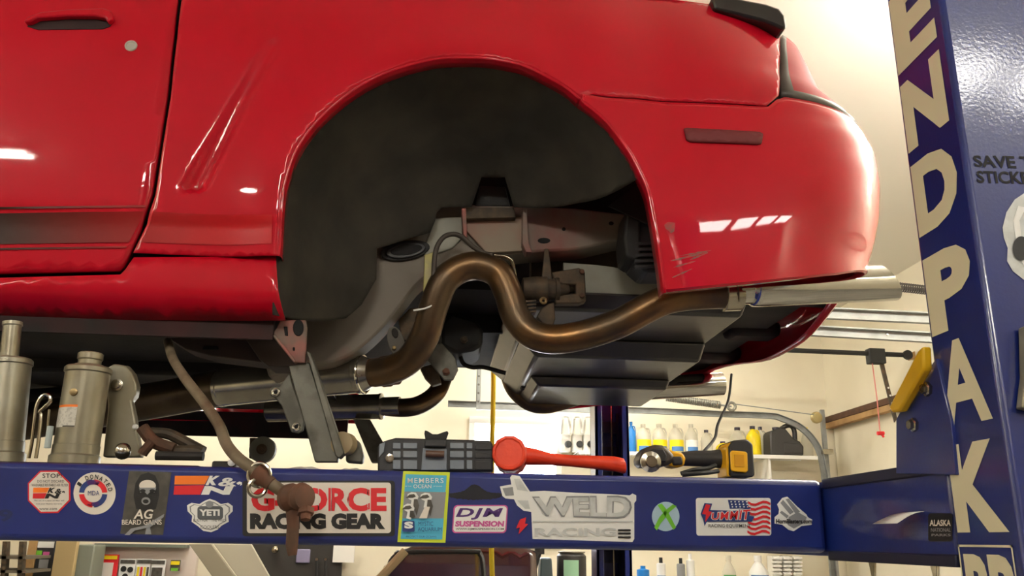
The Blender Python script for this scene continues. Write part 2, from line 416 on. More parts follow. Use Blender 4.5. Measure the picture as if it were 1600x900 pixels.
st.text('BP', [(.952, 1.493), (.868, 1.493), (.868, 1.42), (.952, 1.42)], LETTER, .05)
st.done('badge', post, 'framed two-letter badge near the bottom of the view')
fm = lambda x, y: P(x, y, .848)
st = Sticker(fm, (0, -1, 0), .0006)
st.text('SAVE THE', [(1519, 243), (1646, 245), (1650, 266), (1523, 261)], BOX_BLACK, .03); st.k = 1
st.text('STICKER', [(1524, 267), (1622, 269), (1626, 289), (1527, 286)], BOX_BLACK, .03)
st.done('stencil', post, 'faded dark stencilled words')
st = Sticker(fm, (0, -1, 0), .0006)
st.poly([(1600, 302), (1585, 312), (1572, 332), (1566, 356), (1568, 372), (1574, 388), (1573, 408), (1582, 424), (1600, 438), (1640, 440), (1660, 370), (1640, 305)], SILVERV)
st.poly([(1590, 322), (1582, 345), (1586, 372), (1592, 404), (1604, 424), (1596, 380), (1592, 345), (1602, 325)], WHITE)
st.disc(1594, 389, 13, 19, BLACK)
st.done('sticker', post, 'silver blob sticker with a black oval')
c = [P(x, y, .846) for x, y in ((1590, 513), (1640, 510), (1640, 650), (1586, 640), (1592, 590))]
MB().prism(c, (0, -.012, 0)).build('strap', SILVER, post, bevel=.002)
# gusset plate and lock lever where the crossbeam meets the post
pl = MB().prism([PX(x, y, .581) for x, y in ((1400, 740), (1400, 655), (1408, 640), (1452, 575), (1462, 560), (1486, 660), (1494, 742))], (.006, 0, 0)).build('gusset_plate', BLUE, lift, bevel=.001)
for x, y in ((1430, 664), (1451, 608)):
    c = PX(x, y, .581); MB().lathe(c, (-1, 0, 0), [(0, .009), (.004, .009), (.005, .0065), (.009, .006)], 6).build('bolt', STEEL, pl)
MB().prism([PX(x, y, .578) for x, y in ((1402, 637), (1407, 645), (1419, 643), (1458, 577), (1456, 541), (1448, 549))], (-.012, 0, 0)).build('lock_lever', YELLOW, lift, bevel=.003, label='yellow safety lock lever')
MB().box((.583, .966, RZ0-.010), (.60, 1.298, RZ0+.004)).build('flange', mat('dark_blue_edge', (20, 22, 52), .5), cross, bevel=.002)
MB().box((.583, .99, RZ1-.014), (.60, 1.298, RZ1+.001)).build('flange', MATS['dark_blue_edge'], cross, bevel=.002)
cm = lambda x, y: PX(x, y, .583)
st = Sticker(lambda x, y: PX(x, y, .587), (-1, 0, 0), .0006)
st.rect(1451, 802, 1489, 846, BLACK, 4)
st.text('ALASKA', (1454, 812, 1487, 822), OFFW, .03); st.k = 2
st.text('NATIONAL', (1456, 825, 1487, 831), GREYV, .02); st.k = 2
st.text('PARKS', (1457, 834, 1487, 838), GREYV, .02)
st.done('sticker', cross, 'half-peeled black park sticker')
cp = []
for i in range(9):
    t = i/8; y = 819-19*math.sin(t*math.pi*.5); x = 1401+48*t*.45
    a = PX(x, y, .585); b = PX(x+lerp(40, 24, t), y-1, .585); off = Vector((-.03*(1-t)-.002, 0, 0)); cp.append([a+off, b+off])
MB().grid(cp).build('peeled_flap', WHITE, cross, solid=.0006)

# stickers on the runway face
RYF = RY0
bm_ = lambda x, y: P(x, y, RYF)
def sticker(): return Sticker(bm_, (0, -1, 0), .0005)
def kn_logo(s, x0, y0, x1, y1, dark, M2):
    w_, h = x1-x0, y1-y0; xm = x0+w_*.52
    s.poly([(x0+h*.05, y0), (xm, y0), (xm-h*.24, y0+h*.46), (x0+h*.02, y0+h*.46)], ORANGEV); s.k -= 1
    s.poly([(x0+h*.02, y0+h*.52), (xm-h*.26, y0+h*.5), (xm-h*.48, y1), (x0-h*.02, y1)], REDV); s.k -= 1
    s.text('K', [(xm+h*.03, y0), (xm+h*.62, y0), (xm+h*.36, y0+h*.5), (xm-h*.2, y0+h*.5)], M2, .06); s.k -= 1
    s.text('N', [(xm-h*.24, y0+h*.54), (x1-h*.42, y0+h*.54), (x1-h*.66, y1), (xm-h*.44, y1)], M2, .06); s.k -= 1
    s.text('&', [(xm+h*.62, y0+h*.1), (x1-h*.18, y0+h*.1), (x1-h*.3, y0+h*.55), (xm+h*.42, y0+h*.55)], M2, .03); s.k -= 1
    s.poly([(x1-h*.3, y0+h*.38), (x1-h*.12, y0+h*.3), (x1, y0+h*.34), (x1, y0+h*.48), (x1-h*.1, y0+h*.52), (x1-h*.06, y0+h*.42), (x1-h*.2, y0+h*.48)], M2)
# 1 stop octagon
s = sticker(); oc = lambda r: [(77+r*1.0*math.cos(rad(a)), 768.5+r*1.0*math.sin(rad(a))) for a in range(22, 382, 45)]
s.poly(oc(36), REDV).poly(oc(33.5), OFFW)
s.text('STOP!', (67, 740, 97, 747), BLACK, .015, 0, 1.1); s.k -= 1
s.text('DO NOT DISCARD', (59, 750, 101, 754), BLACK, .0); s.k -= 1
s.text('WASHABLE REUSABLE AIR FILTER', (50, 756, 107, 760), BLACK, .0); s.k -= 1
kn_logo(s, 52, 762, 102, 779, BLACK, BLACK)
s.text('The use of a paper air filter will', (54, 781, 101, 784), BLACK); s.k -= 1
s.text('void your lifetime warranty', (57, 786, 98, 789), BLACK); s.k -= 1
s.text('www.com', (62, 794, 90, 797), BLACK)
s.done('sticker', run, 'white octagon sticker with a red border')
# 2 donation circle
s = sticker(); s.disc(148, 771, 33, 33, OFFW)
for a, M in ((-45, REDV), (45, NAVY), (135, REDV), (225, NAVY)): s.sector(146, 771, 14, 22, a-41, a+41 if 0 else a+41, M); s.k -= 1
s.sector(146, 771, 14, 20, 60, 120, PURPLE); s.k -= 1
s.sector(146, 771, 14, 21, 240, 300, PURPLE)
s.text('MDA', (138, 767, 156, 774), NAVY, .0)
s.arctext('I DONATED', 147, 772, 27, 215, 345, 7, BLACK)
s.done('sticker', run, 'round white donation sticker with a ring emblem')
# 3 charcoal card: hooded skull, letters
s = sticker(); s.poly([(202, 736), (268, 738), (255, 836), (188, 834)], CHAR)
s.poly([(213, 795), (209, 775), (212, 755), (220, 742), (232, 738), (243, 743), (249, 757), (249, 775), (244, 795), (230, 800)], BLACK)
s.disc(231, 759, 13, 9, OFFW); s.poly([(218, 762), (245, 762), (242, 770), (236, 768), (231, 773), (226, 768), (220, 770)], GREYV)
s.disc(224, 767, 4.5, 2.6, BLACK); s.k -= 1; s.disc(239, 767, 4.5, 2.6, BLACK)
s.disc(229, 783, 7, 6, GREYV).disc(229, 783.5, 4.5, 3.2, BLACK)
s.text('AG', (210, 796, 241, 811), OFFW, .02, .2); s.k -= 1
s.text('BEARD GAINS', (192, 812, 254, 820), OFFW, .01); s.k -= 1
s.poly([(196, 836), (206, 826), (228, 821), (258, 803), (257, 808), (236, 824), (238, 835), (228, 835), (230, 825), (212, 829), (204, 836)], GREYV)
s.done('sticker', run, 'charcoal card sticker with a hooded skull face')
# 4 wide orange and red bar logo
s = sticker(); kn_logo(s, 272, 743.5, 378, 773, WHITE, WHITE); s.done('sticker', run, 'orange and red bar logo sticker with white letters')
# 5 crest
s = sticker()
def crest(k, M):
    o = [(293, 790), (300, 786), (312, 788), (320, 783), (328, 780), (337, 783), (345, 788), (356, 786), (363, 791), (363, 799), (356, 806), (357, 815), (346, 821), (340, 827), (330, 831), (318, 829), (310, 822), (300, 815), (301, 806), (294, 799)]
    s.poly([(328+(x-328)*k, 805+(y-805)*k) for x, y in o], M)
crest(1.02, WHITE); crest(.90, GREYV); crest(.84, WHITE)
s.rect(309, 791, 349, 812, mat('vinyl_dark_grey', (84, 88, 92), .4), 5)
s.text('YETI', (312, 796, 344, 806), WHITE, .05); s.k -= 1
s.disc(328, 788, 6, 5.5, GREYV); s.k -= 1
s.text('BUILT FOR', (303, 811, 325, 815), CHAR); s.k -= 1
s.text('THE WILD', (331, 811, 353, 815), CHAR); s.k -= 1
s.text('COOLERS', (314, 821, 343, 826), CHAR)
s.done('sticker', run, 'white and grey crest sticker with scrolls')
# 6 big white racing sticker
s = sticker(); s.rect(379, 751, 617, 838, BLACK, 5); s.rect(386, 754, 611, 833, OFFW, 5)
s.text('G-FORCE', (393, 762, 604, 799), REDV, .045); s.k -= 1
s.text('RACING GEAR', (391, 802, 602, 827), BLACK, .07); s.k -= 1
for x in (418, 454, 498, 518, 545, 575): s.rect(x-1, 762, x+.6, 799, OFFW); s.k -= 1
s.done('sticker', run, 'large white racing sticker with red and black words')
# 7 aquarium card
s = sticker(); s.poly([(630, 736), (703, 738), (696, 848), (621, 847)], LIME)
s.poly([(634, 741), (698, 743), (691, 843), (626, 842)], CYANV)
s.poly([(632, 768), (697, 769), (693, 810), (629, 810)], GREYV)
s.text('MEMBERS', (637, 747, 693, 755), WHITE, .005, 0, 1.15); s.k -= 1
s.text('OF THE', (633, 759, 643, 761), WHITE); s.k -= 1
s.text('OCEAN', (646, 757, 674, 763), WHITE, .01); s.k -= 1
s.text('OF SOUND', (677, 759, 691, 761), WHITE); s.k -= 1
for x, y, k in ((645, 776, 1), (666, 777, 1.05), (639, 794, 1)):
    s.poly([(x-9*k, y+1), (x-8*k, y-4), (x-2*k, y-7), (x+5*k, y-6), (x+9*k, y), (x+6*k, y+8), (x+3*k, y+18), (x-4*k, y+16), (x-2*k, y+6), (x-6*k, y+4)], WHITE)
    s.poly([(x-11*k, y+2), (x-5*k, y-3), (x+2*k, y-4), (x+5*k, y), (x, y+2), (x-4*k, y+2)], CHAR)
    s.poly([(x+2*k, y+4), (x+7*k, y+4), (x+10*k, y+14), (x+6*k, y+30 if y < 790 else y+16), (x+1*k, y+14)], CHAR)
s.poly([(664, 792), (672, 792), (667, 810), (655, 810)], OFFW)
s.rect(629, 814, 648, 831, NAVY, 2); s.text('S', (632, 815, 646, 826), WHITE, .06); s.k -= 1
s.text('MYSTIC', (654, 815, 677, 822), NAVY, .0); s.k -= 1
s.text('AQUARIUM', (653, 824, 690, 831), NAVY, .0); s.k -= 1
s.text('PROTECT OUR OCEANS', (635, 837, 682, 840), NAVY, .0)
s.done('sticker', run, 'lime-edged blue aquarium card with penguins')
# 8 fuzzy black patch
s = sticker(); pts = []
for k in range(60):
    t = k/59; x = 702+82*t; y = 771-12*math.exp(-((t-.48)/.17)**2)+random.uniform(-.9, .9)*.8-2*math.sin(t*math.pi); pts.append((x, y))
for k in range(60):
    t = 1-k/59; x = 702+82*t; y = 775+6*math.sin(t*math.pi)**.5+random.uniform(-.9, .9); pts.append((x, y))
s.poly(pts, BOX_BLACK); s.done('patch', run, 'fuzzy black strip of hook fastener')
# 9 suspension sticker
s = sticker(); s.rect(706, 789, 791, 833, MAGENTA, 6, 3); s.rect(708, 791, 789, 831, WHITE, 5, 3)
s.text('DJM', (712, 794, 786, 812), PURPLE, .03, .25, 1.15); s.k -= 1
s.text('SUSPENSION', (711, 814, 788, 823), MAGENTA, .05, .1); s.k -= 1
s.text('WWW.DJMSUSPENSION.COM', (712, 825, 787, 829), BLACK, .01)
s.done('sticker', run, 'white sticker with a pink border and purple letters')
# 10 big silver wheel sticker
s = sticker()
s.poly([(781, 760), (799, 757), (797, 746), (800, 742), (812, 744), (820, 756), (828, 768), (850, 767), (900, 770), (950, 772), (984, 774), (988, 771), (994, 774), (994, 782), (991, 786), (991, 842), (988, 847), (832, 842), (830, 800), (818, 798), (808, 790), (803, 780), (790, 779), (785, 775)], WHITE)
s.poly([(785, 763), (801, 761), (803, 774), (790, 775)], GREYV); s.k -= 1
s.poly([(803, 748), (812, 748), (825, 768), (808, 765)], SILVERV); s.k -= 1
s.poly([(808, 782), (825, 782), (828, 795), (820, 795)], SILVERV)
s.text('WELD', [(831, 776), (988, 774), (986, 812), (836, 806)], GREYV, .05); s.text('WELD', [(834, 778), (985, 777), (983, 809), (839, 804)], SILVERV, .035)
s.rect(832, 814, 988, 816, SILVERV); s.k -= 1
s.text('RACING', (835, 825, 962, 838), SILVERV, .03); s.k -= 1
for y in (827, 832, 838): s.rect(965, y, 985, y+3, BLACK); s.k -= 1
s.poly([(812, 812), (822, 808), (820, 818), (825, 819), (810, 835), (812, 824), (806, 826)], REDV)
s.done('sticker', run, 'large worn silver and white wheel sticker with checker flag')
# 11 green cross on a disc
s = sticker(); s.disc(1040, 807, 21.5, 23, ICE)
s.poly([(1027, 789), (1034, 787), (1042, 797), (1056, 824), (1052, 828), (1040, 808)], GREENV); s.k -= 1
s.poly([(1051, 788), (1057, 791), (1046, 800), (1032, 818), (1026, 829), (1022, 824), (1030, 808), (1040, 797)], GREENV)
s.done('sticker', run, 'pale disc sticker with a green X')
# 12 flag racing sticker
s = sticker(); s.rect(1088, 778, 1205, 837, WHITE, 4, -1)
s.poly([(1137, 781), (1167, 782), (1170, 794), (1140, 795)], NAVY)
for i in range(3):
    for j in range(5): s.disc(1142+j*6+i, 784+i*4, 1.4, 1.4, WHITE, n=5); s.k -= 1
s.k += 1
for i in range(7):
    y = 783+i*7.6; pts = []
    for k in range(7): t = k/6; pts.append((1168+35*t+(-1 if i > 5 else 0), min(836, y+3.2*math.sin(t*6.2)+3*t)))
    for k in range(7): t = 1-k/6; pts.append((1168+35*t+(-1 if i > 5 else 0), min(836.5, y+3.8+3.2*math.sin(t*6.2)+3*t)))
    s.poly(pts, REDV); s.k -= 1
s.k += 1
s.poly([(1094, 803), (1100, 786), (1112, 787), (1109, 797), (1148, 798), (1172, 792), (1170, 806), (1178, 807), (1174, 815), (1104, 815), (1100, 822), (1098, 812)], NAVY)
s.poly([(1096, 803), (1102, 788), (1109, 789), (1106, 799), (1112, 800), (1101, 816), (1102, 804)], REDV); s.k -= 1
s.text('UMMIT', [(1110, 801), (1172, 795), (1171, 813), (1110, 813)], WHITE, .06, .1, 1.05); s.text('UMMIT', [(1111, 802), (1171, 796), (1170, 812), (1111, 812)], REDV, .02, .1, 1.12); s.k -= 1
s.text('RACING EQUIPMENT', (1106, 819, 1172, 825), BLACK, .005)
s.done('sticker', run, 'white racing sticker with a waving striped flag')
# 13 hand sticker
s = sticker()
s.poly([(1214, 788), (1222, 778), (1230, 776), (1246, 792), (1260, 804), (1262, 808), (1269, 812), (1268, 820), (1252, 822), (1240, 830), (1232, 828), (1222, 820), (1210, 818), (1210, 808), (1216, 803), (1217, 796)], WHITE)
for pts in ([(1219, 786), (1223, 781), (1240, 800), (1234, 804)], [(1227, 780), (1232, 779), (1250, 800), (1242, 802)], [(1218, 801), (1221, 798), (1232, 806), (1229, 810)], [(1232, 808), (1246, 800), (1260, 808), (1258, 816), (1240, 826), (1230, 820)]): s.poly(pts, GREYV); s.k -= 1
s.k += 1; s.text('HornBlasters.com', (1212, 811, 1268, 818), BLACK, .04)
s.done('sticker', run, 'small white sticker of a grey hand sign')
# faint stencil at the far left of the runway
s = sticker(); s.text('9', (-2, 796, 20, 815), mat('faded_stencil', (18, 30, 80), .6), .03); s.done('stencil', run, 'faded dark stencil')

# ================================================================== the red car
car = thing('red_coupe', 'red two-door coupe raised on the lift with its rear wheel removed', 'car', (0, 2.4, RZ1))
S, YC = 1.58, 2.40
CA, CB = .46, .30
CN = 2.5
_k = max((CA*math.cos(rad(t))**(2/CN)*math.cos(rad(29))-CB*(1-math.sin(rad(t))**(2/CN))*math.sin(rad(29)), t) for t in range(1, 90))[1]
KX, KY = math.cos(rad(_k))**(2/CN), 1-math.sin(rad(_k))**(2/CN)
def tum(z): return (.8*(min(z, 2.74)-2.42)**2 if z > 2.42 else 0)+.22*(min(z, 2.41)-2.06)**2
def silp(x, y):
    Y = S+KY*CB
    for _ in range(30): Y = .6*Y+.4*(S+KY*CB+tum(P(x, y, Y).z))
    return P(x, y, Y)
sil = [silp(x, y) for x, y in ((1228, 42), (1244, 75), (1258, 102), (1272, 130), (1283, 156), (1322, 187), (1350, 212), (1368, 242), (1376, 290), (1374, 340), (1366, 380), (1356, 413))]
SILT = sorted((p.z, p.x) for p in sil)
SILT = [(1.9, SILT[0][1]-.03)]+SILT+[(2.8, SILT[-1][1]-.05)]
def cxz(z): return (interp(SILT, z-.012)+interp(SILT, z)+interp(SILT, z+.012))/3-KX*CA
arch_px = [(432, 396), (433, 380), (437, 325), (443, 283), (462, 230), (500, 180), (555, 135), (612, 107), (677, 89), (725, 86), (760, 87), (800, 94), (822, 100), (880, 126), (910, 147), (952, 180), (985, 222), (1000, 248), (1017, 285), (1025, 318), (1037, 390), (1046, 452)]
ARCH = [P(x, y, S-.02) for x, y in arch_px]
ARCHS = [Vector((p.x, p.z)) for p in catmull(ARCH, 5)]
def archdist(X, Z):
    return math.sqrt(min((X-p.x)**2+(Z-p.y)**2 for p in ARCHS))
scoopL = [P(x, y, S) for x, y in ((416, 56), (272, 300))]; scoopR = [P(x, y, S) for x, y in ((442, 62), (313, 308))]
ZLEDGE = P(0, 322, S).z
def side(X, Z, flare=True):
    y = S
    if Z > 2.42: y += .8*(min(Z, 2.74)-2.42)**2
    if Z < 2.3: y += .12*(1-smooth((X-.3)/.2))*(2.3-Z)**2
    if X > .26: y += .22*(min(Z, 2.41)-2.06)**2*smooth((X-.26)/.2)
    c = cxz(Z)
    if X > c: y += CB*(1-max(0, 1-min((X-c)/CA, .999)**CN)**(1/CN))
    if X < -.30:
        y += .007*smooth((ZLEDGE-Z)/.02)*smooth((-.30-X)/.12)
    if flare and -.6 < X < .62: y -= .018*(1-smooth((X-.12)/.18))*math.exp(-(archdist(X, Z)/.085)**2)
    zt, zb = scoopL[0].z, scoopL[1].z
    if zb-.03 < Z < zt+.03 and -.65 < X < -.2:
        t = (zt-Z)/(zt-zb)
        xl = lerp(scoopL[0].x, scoopL[1].x, t); xr = lerp(scoopR[0].x, scoopR[1].x, t)
        u = (X-xl)/(xr-xl); dep = .004+.013*max(0, min(1, t))
        e = smooth((zt-Z)/.012)*smooth((Z-zb)/.014)
        if 0 < u < 1.2: y += dep*e*(smooth(u/.4)*lerp(.7, 1, min(1, u/.76)) if u < .76 else 1-smooth((u-.76)/.42))
    return y
def SP(px, py): q = on(px, py, side); return (q.x, q.z)
# door
dtop = 2.665
gap = [(276, -45), (277, 0), (270, 60), (260, 150), (246, 240), (236, 303), (222, 350), (192, 416), (186, 423)]
dout = [SP(*p) for p in gap]+[SP(0, 427), (-1.95, SP(0, 428)[1]-.01), (-1.95, SP(*gap[0])[1])]
door_o = panel_mb(dout, side, .022).build('door', RED, car, solid=.02, label='red door with flush handle and keyhole')
# door handle: raised lip over a flat plate painted as the pocket's shade
hp = [(43, 42), (52, 34), (70, 27), (110, 23), (165, 21), (176, 24), (178, 34), (172, 42), (160, 46), (60, 47)]
po = [SP(*p) for p in hp]
MB().prism([(x, side(x, z)-.0015, z) for x, z in po], (0, .004, 0)).build('handle_pocket_shade', mat('pocket_shadow', (40, 14, 14), .7), door_o)
lip = [(41, 40), (50, 32), (70, 25), (110, 21), (166, 19), (178, 23), (180, 34), (172, 41), (168, 34), (150, 31), (110, 31), (64, 34), (50, 41)]
po = [SP(*p) for p in lip]
MB().prism([(x, side(x, z)-.016, z) for x, z in po], (0, .018, 0)).build('handle', RED, door_o, bevel=.004)
c = SP(205, 72); yk = side(*c)
MB().lathe((c[0], yk+.002, c[1]), (0, -1, 0), [(0, .0125), (.004, .0125), (.0055, .011), (.0055, .0085), (.0045, .008), (.0045, 0)], 24).build('keyhole', mat('lock_face', (186, 182, 172), .35, .3), door_o)
# fade stripe on the lower door and quarter panel
def stripe_mat(name, x0, x1):
    if name in MATS: return MATS[name]
    M = mat(name, (30, 26, 24), .3, 0, 1.0, spec=.3); nt = M.node_tree; b = nt.nodes['Principled BSDF']
    tc = nt.nodes.new('ShaderNodeTexCoord'); sp = nt.nodes.new('ShaderNodeSeparateXYZ'); mr = nt.nodes.new('ShaderNodeMapRange'); mx = nt.nodes.new('ShaderNodeMix'); mx.data_type = 'RGBA'
    nt.links.new(tc.outputs['Object'], sp.inputs[0]); nt.links.new(sp.outputs['X'], mr.inputs[0]); mr.inputs[1].default_value = x0; mr.inputs[2].default_value = x1; mr.interpolation_type = 'SMOOTHSTEP'
    nt.links.new(mr.outputs[0], mx.inputs[0]); mx.inputs[6].default_value = lin((34, 30, 26)); mx.inputs[7].default_value = lin((190, 14, 28)); nt.links.new(mx.outputs[2], b.inputs['Base Color'])
    return M
FADE = stripe_mat('fade_stripe', P(-60, 350, S).x, P(420, 350, S).x)
def stripe(pts, parent):
    o = [SP(*p) for p in pts]; panel_mb(o, lambda X, Z: side(X, Z)-.0022, .022).build('stripe_decal', FADE, parent, label='black stripe decal fading into the red')
for a, b in ((334, 382), (324, 327.5), (388, 391)):
    t = (a, b); k = .2 if b-a > 9 else .5
    zl0 = SP(0, a); zl1 = SP(0, b)
    xr = lambda y: 222-(y-350)*.47-5
    o = [SP(xr(a), a-3), SP(xr(b), b-3), zl1, (-1.9, zl1[1]-.004), (-1.9, zl0[1]-.004), zl0]
    panel_mb(o, lambda X, Z: side(X, Z)-.0022, .022).build('stripe_decal', FADE, door_o, label='black stripe decal fading into the red')
# quarter panel
top = [(1214, 42), (1200, 33), (1180, 24), (1130, 11), (1060, 2), (1000, -4), (900, -10), (700, -26), (450, -40), (284, -44)]
arch1 = [q for q in arch_px if q[0] <= 910]
a1 = catmull([Vector((x, y, 0)) for x, y in arch1], 4)
qout = [SP(*p) for p in ((284, -44), (284, 0), (277, 60), (267, 150), (253, 240), (243, 305), (230, 350), (208, 395))]
qout += [(v.x, v.y) for v in [Vector((lambda p: (p.x, p.z))(P(q.x, q.y, S-.02))) for q in a1]]
qout += [SP(*p) for p in ((925, 147.3), (945, 150.6), (1000, 153.6), (1100, 159.6), (1198, 165.4), (1217, 149), (1218, 100), (1218.5, 54))]+[SP(*p) for p in top[:-1]]
sm = [on(x, y, side) for x, y in ((918, 146), (945, 150), (1000, 154), (1100, 160), (1199, 166), (1219, 149), (1220, 100), (1220.5, 52))]
MB().grid([[p+Vector((0, .012, .02)), p+Vector((0, .012, -.02))] for p in sm[:6]]).build('seam_filler', REDDULL, car, solid=.002)
quarter = panel_mb(qout, side, .0095).build('quarter_panel', RED, car, solid=.003, label='red rear quarter panel with side scoop and open wheel arch')
panel_mb([SP(*p) for p in ((241, 331), (425, 336), (425, 381), (220, 379))], lambda X, Z: side(X, Z)-.0016, .0095).build('stripe_decal', FADE, quarter, label='end of the fading stripe decal')
# rocker / side skirt
ZR0 = P(0, 497, 1.63).z
def rocker(X, Z):
    y = side(X, min(max(Z, 1.96), 2.0), False)+.001
    y -= .012*math.sin(max(0, min(1, (2.03-Z)/.15))*math.pi)
    if Z < 1.945: y += .075*((1.945-Z)/.06)**2
    return y
def RP(px, py): q = on(px, py, rocker); return (q.x, q.z)
ro = [RP(*p) for p in ((209, 402), (431, 399), (434, 448), (446, 501), (300, 501), (0, 498))]
ro += [(-1.95, ro[-1][1]-.006), (-1.95, RP(0, 434)[1]-.01), RP(0, 434), RP(188, 429), RP(196, 421)]
panel_mb(ro, rocker, .018).build('side_skirt', RED, car, solid=.003)
# dark inner body behind the shut lines
def inner(X, Z): return side(X, Z, False)+.035
MB().add([(-1.9, S+.06, 1.93), (-.33, S+.06, 1.93), (-.42, S+.07, 2.62), (-1.9, S+.07, 2.62)], [(0, 1, 2, 3)]).build('inner_body', BLACKGAP, car, solid=.004)
# arch lip: rolled flange that turns inwards
def lip_strip(pts, depth):
    rows = []
    for p in catmull(pts, 5):
        y0 = side(p.x, p.z)+.001; c = Vector((.045, 0, 2.03)); inw = (Vector((c.x, 0, c.z))-Vector((p.x, 0, p.z))).normalized()
        rows.append([Vector((p.x, y0-.001, p.z)), Vector((p.x, y0+.002, p.z))+inw*.004, Vector((p.x, y0+.012, p.z))+inw*.006, Vector((p.x, y0+depth, p.z))+inw*.005])
    return MB().grid(rows)
lip_strip([p for p, q in zip(ARCH, arch_px) if q[0] <= 912], .035).build('wheel_arch_lip', RED, quarter, solid=.0015)
# bumper cover wraps the rear
def plan(z, q, x0):
    c = cxz(z)
    if q <= 1:
        X = lerp(x0, c, q); return Vector((X, side(X, z), z))
    if q <= 2:
        th = rad(90*(2-q)); return Vector((c+CA*max(0, math.cos(th))**(2/CN), S+CB*(1-max(0, math.sin(th))**(2/CN))+(side(c, z, False)-S), z))
    y1 = S+CB+(side(c, z, False)-S); Y = lerp(y1, YC, q-2); return Vector((c+CA+.06*(1-((YC-Y)/(YC-y1))**2), Y, z))
archR = catmull([Vector((p.x, 0, p.z)) for p, q in zip(ARCH, arch_px) if q[0] >= 905], 6)
AXT = sorted((p.z, p.x) for p in archR)
SEAM = sorted(SP(*p) for p in ((905, 146), (912, 147.5), (925, 149), (945, 152.5), (1000, 155.5), (1100, 161.5), (1199, 167.5), (1219, 151), (1240, 153.5)))
SEAM.append((SEAM[-1][0]+.1, SEAM[-1][1]+.004))
def ztop(q):
    if q > 1.9: return SEAM[-1][1]+.002
    z = 2.42
    for _ in range(6):
        c = cxz(z); X = lerp(interp(AXT, z), c, q) if q <= 1 else c+CA*math.cos(rad(90*(2-q)))**(2/CN); z = .4*z+.6*interp(SEAM, X)
    return z
BOTL = sorted(SP(*p) for p in ((1046, 452), (1120, 444.5), (1190, 438), (1260, 431), (1310, 426), (1335, 422)))
BOTL.append((.955, 2.098))
def zbot(q):
    if q > 1.95: return lerp(2.098, 2.055, smooth((q-2.05)/.8))
    z = 2.0
    for _ in range(6):
        c = cxz(z); X = lerp(interp(AXT, z), c, q) if q <= 1 else c+CA*math.cos(rad(90*(2-q)))**(2/CN); z = .4*z+.6*interp(BOTL, X)
    return z
qs = [i/60 for i in range(61)]+[1+i/24 for i in range(1, 25)]+[2+i/8 for i in range(1, 9)]
ZB_ = {q: zbot(q) for q in qs}
ZT_ = {q: ztop(q) for q in qs}
rows = []
NT = 40
for j in range(-2, NT+1):
    r = []
    for q in qs:
        t = max(0, j)/NT; zt_ = ZT_[q]; z = lerp(ZB_[q], zt_, t)
        p = plan(z, q, interp(AXT, z))
        if j < 0:
            inw = Vector((0, 1, 0)) if q <= 1 else (Vector((-math.cos(rad(90*(2-q))), math.sin(rad(90*(2-q))), 0)) if q <= 2 else Vector((-1, 0, 0)))
            p = p+inw*(.006 if j == -1 else .028); p.z -= .004 if j == -1 else .002
        r.append(p)
    r += [Vector((p.x, 2*YC-p.y, p.z)) for p in r[-2::-1]]
    rows.append(r)
bump = MB().grid(rows).build('bumper_cover', RED, car, solid=.003, label='red plastic rear bumper cover with scuffed front corner')
lip_strip([p for p, q in zip(ARCH, arch_px) if q[0] >= 910], .04).build('wheel_arch_lip', RED, bump, solid=.0015)
# side marker lens
mk = [SP(*p) for p in ((1068, 202.5), (1072, 201.5), (1186, 208), (1191, 211), (1189, 225), (1184, 226.5), (1078, 222.5), (1072, 219))]
panel_mb(mk, lambda X, Z: side(X, Z)-.006, .012).build('side_marker', MARKER, bump, solid=.006, label='dark red side marker lens')
# scuffs with bare plastic
SCUFF = mat('scuff', (132, 82, 76), .7, rgb2=(176, 60, 60), nscale=60, nmix=(.45, .6))
for x0, y0, L, a, wd in ((1048, 408, 58, -14, 2.2), (1052, 418, 36, -16, 1.4), (1062, 400, 50, -10, 1.2), (1050, 434, 34, -24, 1.2), (1078, 406, 30, -22, 1.6)):
    d = Vector((math.cos(rad(a)), math.sin(rad(a)))); n_ = Vector((-d.y, d.x)); up_, lo_ = [], []
    for k in range(13):
        t = k/12; q = Vector((x0, y0))+d*L*t; h = wd*(.25+math.sin(t*math.pi))*random.uniform(.4, 1.2)
        up_.append(SP(*(q-n_*h))); lo_.append(SP(*(q+n_*h)))
    g = MB().grid([[Vector((x, side(x, z)-.0007, z)) for x, z in up_], [Vector((x, side(x, z)-.0007, z)) for x, z in lo_]]); g.build('scuff', SCUFF, bump, smooth_=0)
c_ = SP(1047, 354)
g = [(c_[0]+.012*math.cos(a*.6)*random.uniform(.6, 1.1), c_[1]+.014*math.sin(a*.6)*random.uniform(.6, 1.1)) for a in range(10)]
MB().flat([(x, side(x, z)-.0008, z) for x, z in g]).build('scuff', SCUFF, bump, smooth_=0)
# tail light
rows, lens = [], MB()
zt0, zt1 = SEAM[-2][1]+.004, 2.685
for j in range(13):
    z = lerp(zt0, zt1, j/12); c = cxz(z); yo = side(c, z, False)-S
    X0 = on(1222, lerp(149, 54, j/12), side).x; th0 = math.degrees(math.acos(max(0, min(.999, (X0-c)/CA))**(CN/2)))
    r = [Vector((c+CA*math.cos(rad(th0*(1-i/16)))**(2/CN), S+CB*(1-math.sin(rad(th0*(1-i/16)))**(2/CN))+yo-.001, z+.006*(1-j/12)*min(1, i/7))) for i in range(17)]
    r += [Vector((c+CA+.04*(k/4), S+CB+yo+.2*k/4, z+.006*(1-j/12))) for k in range(1, 5)]
    rows.append(r)
tl = MB(); n = len(rows[0])
tl.add([p for r in rows for p in r], [(i*n+j, i*n+j+1, (i+1)*n+j+1, (i+1)*n+j) for i in range(12) for j in range(n-1)])
tl.mi = [1 if (j < 1 or i < 1) else 0 for i in range(12) for j in range(n-1)]
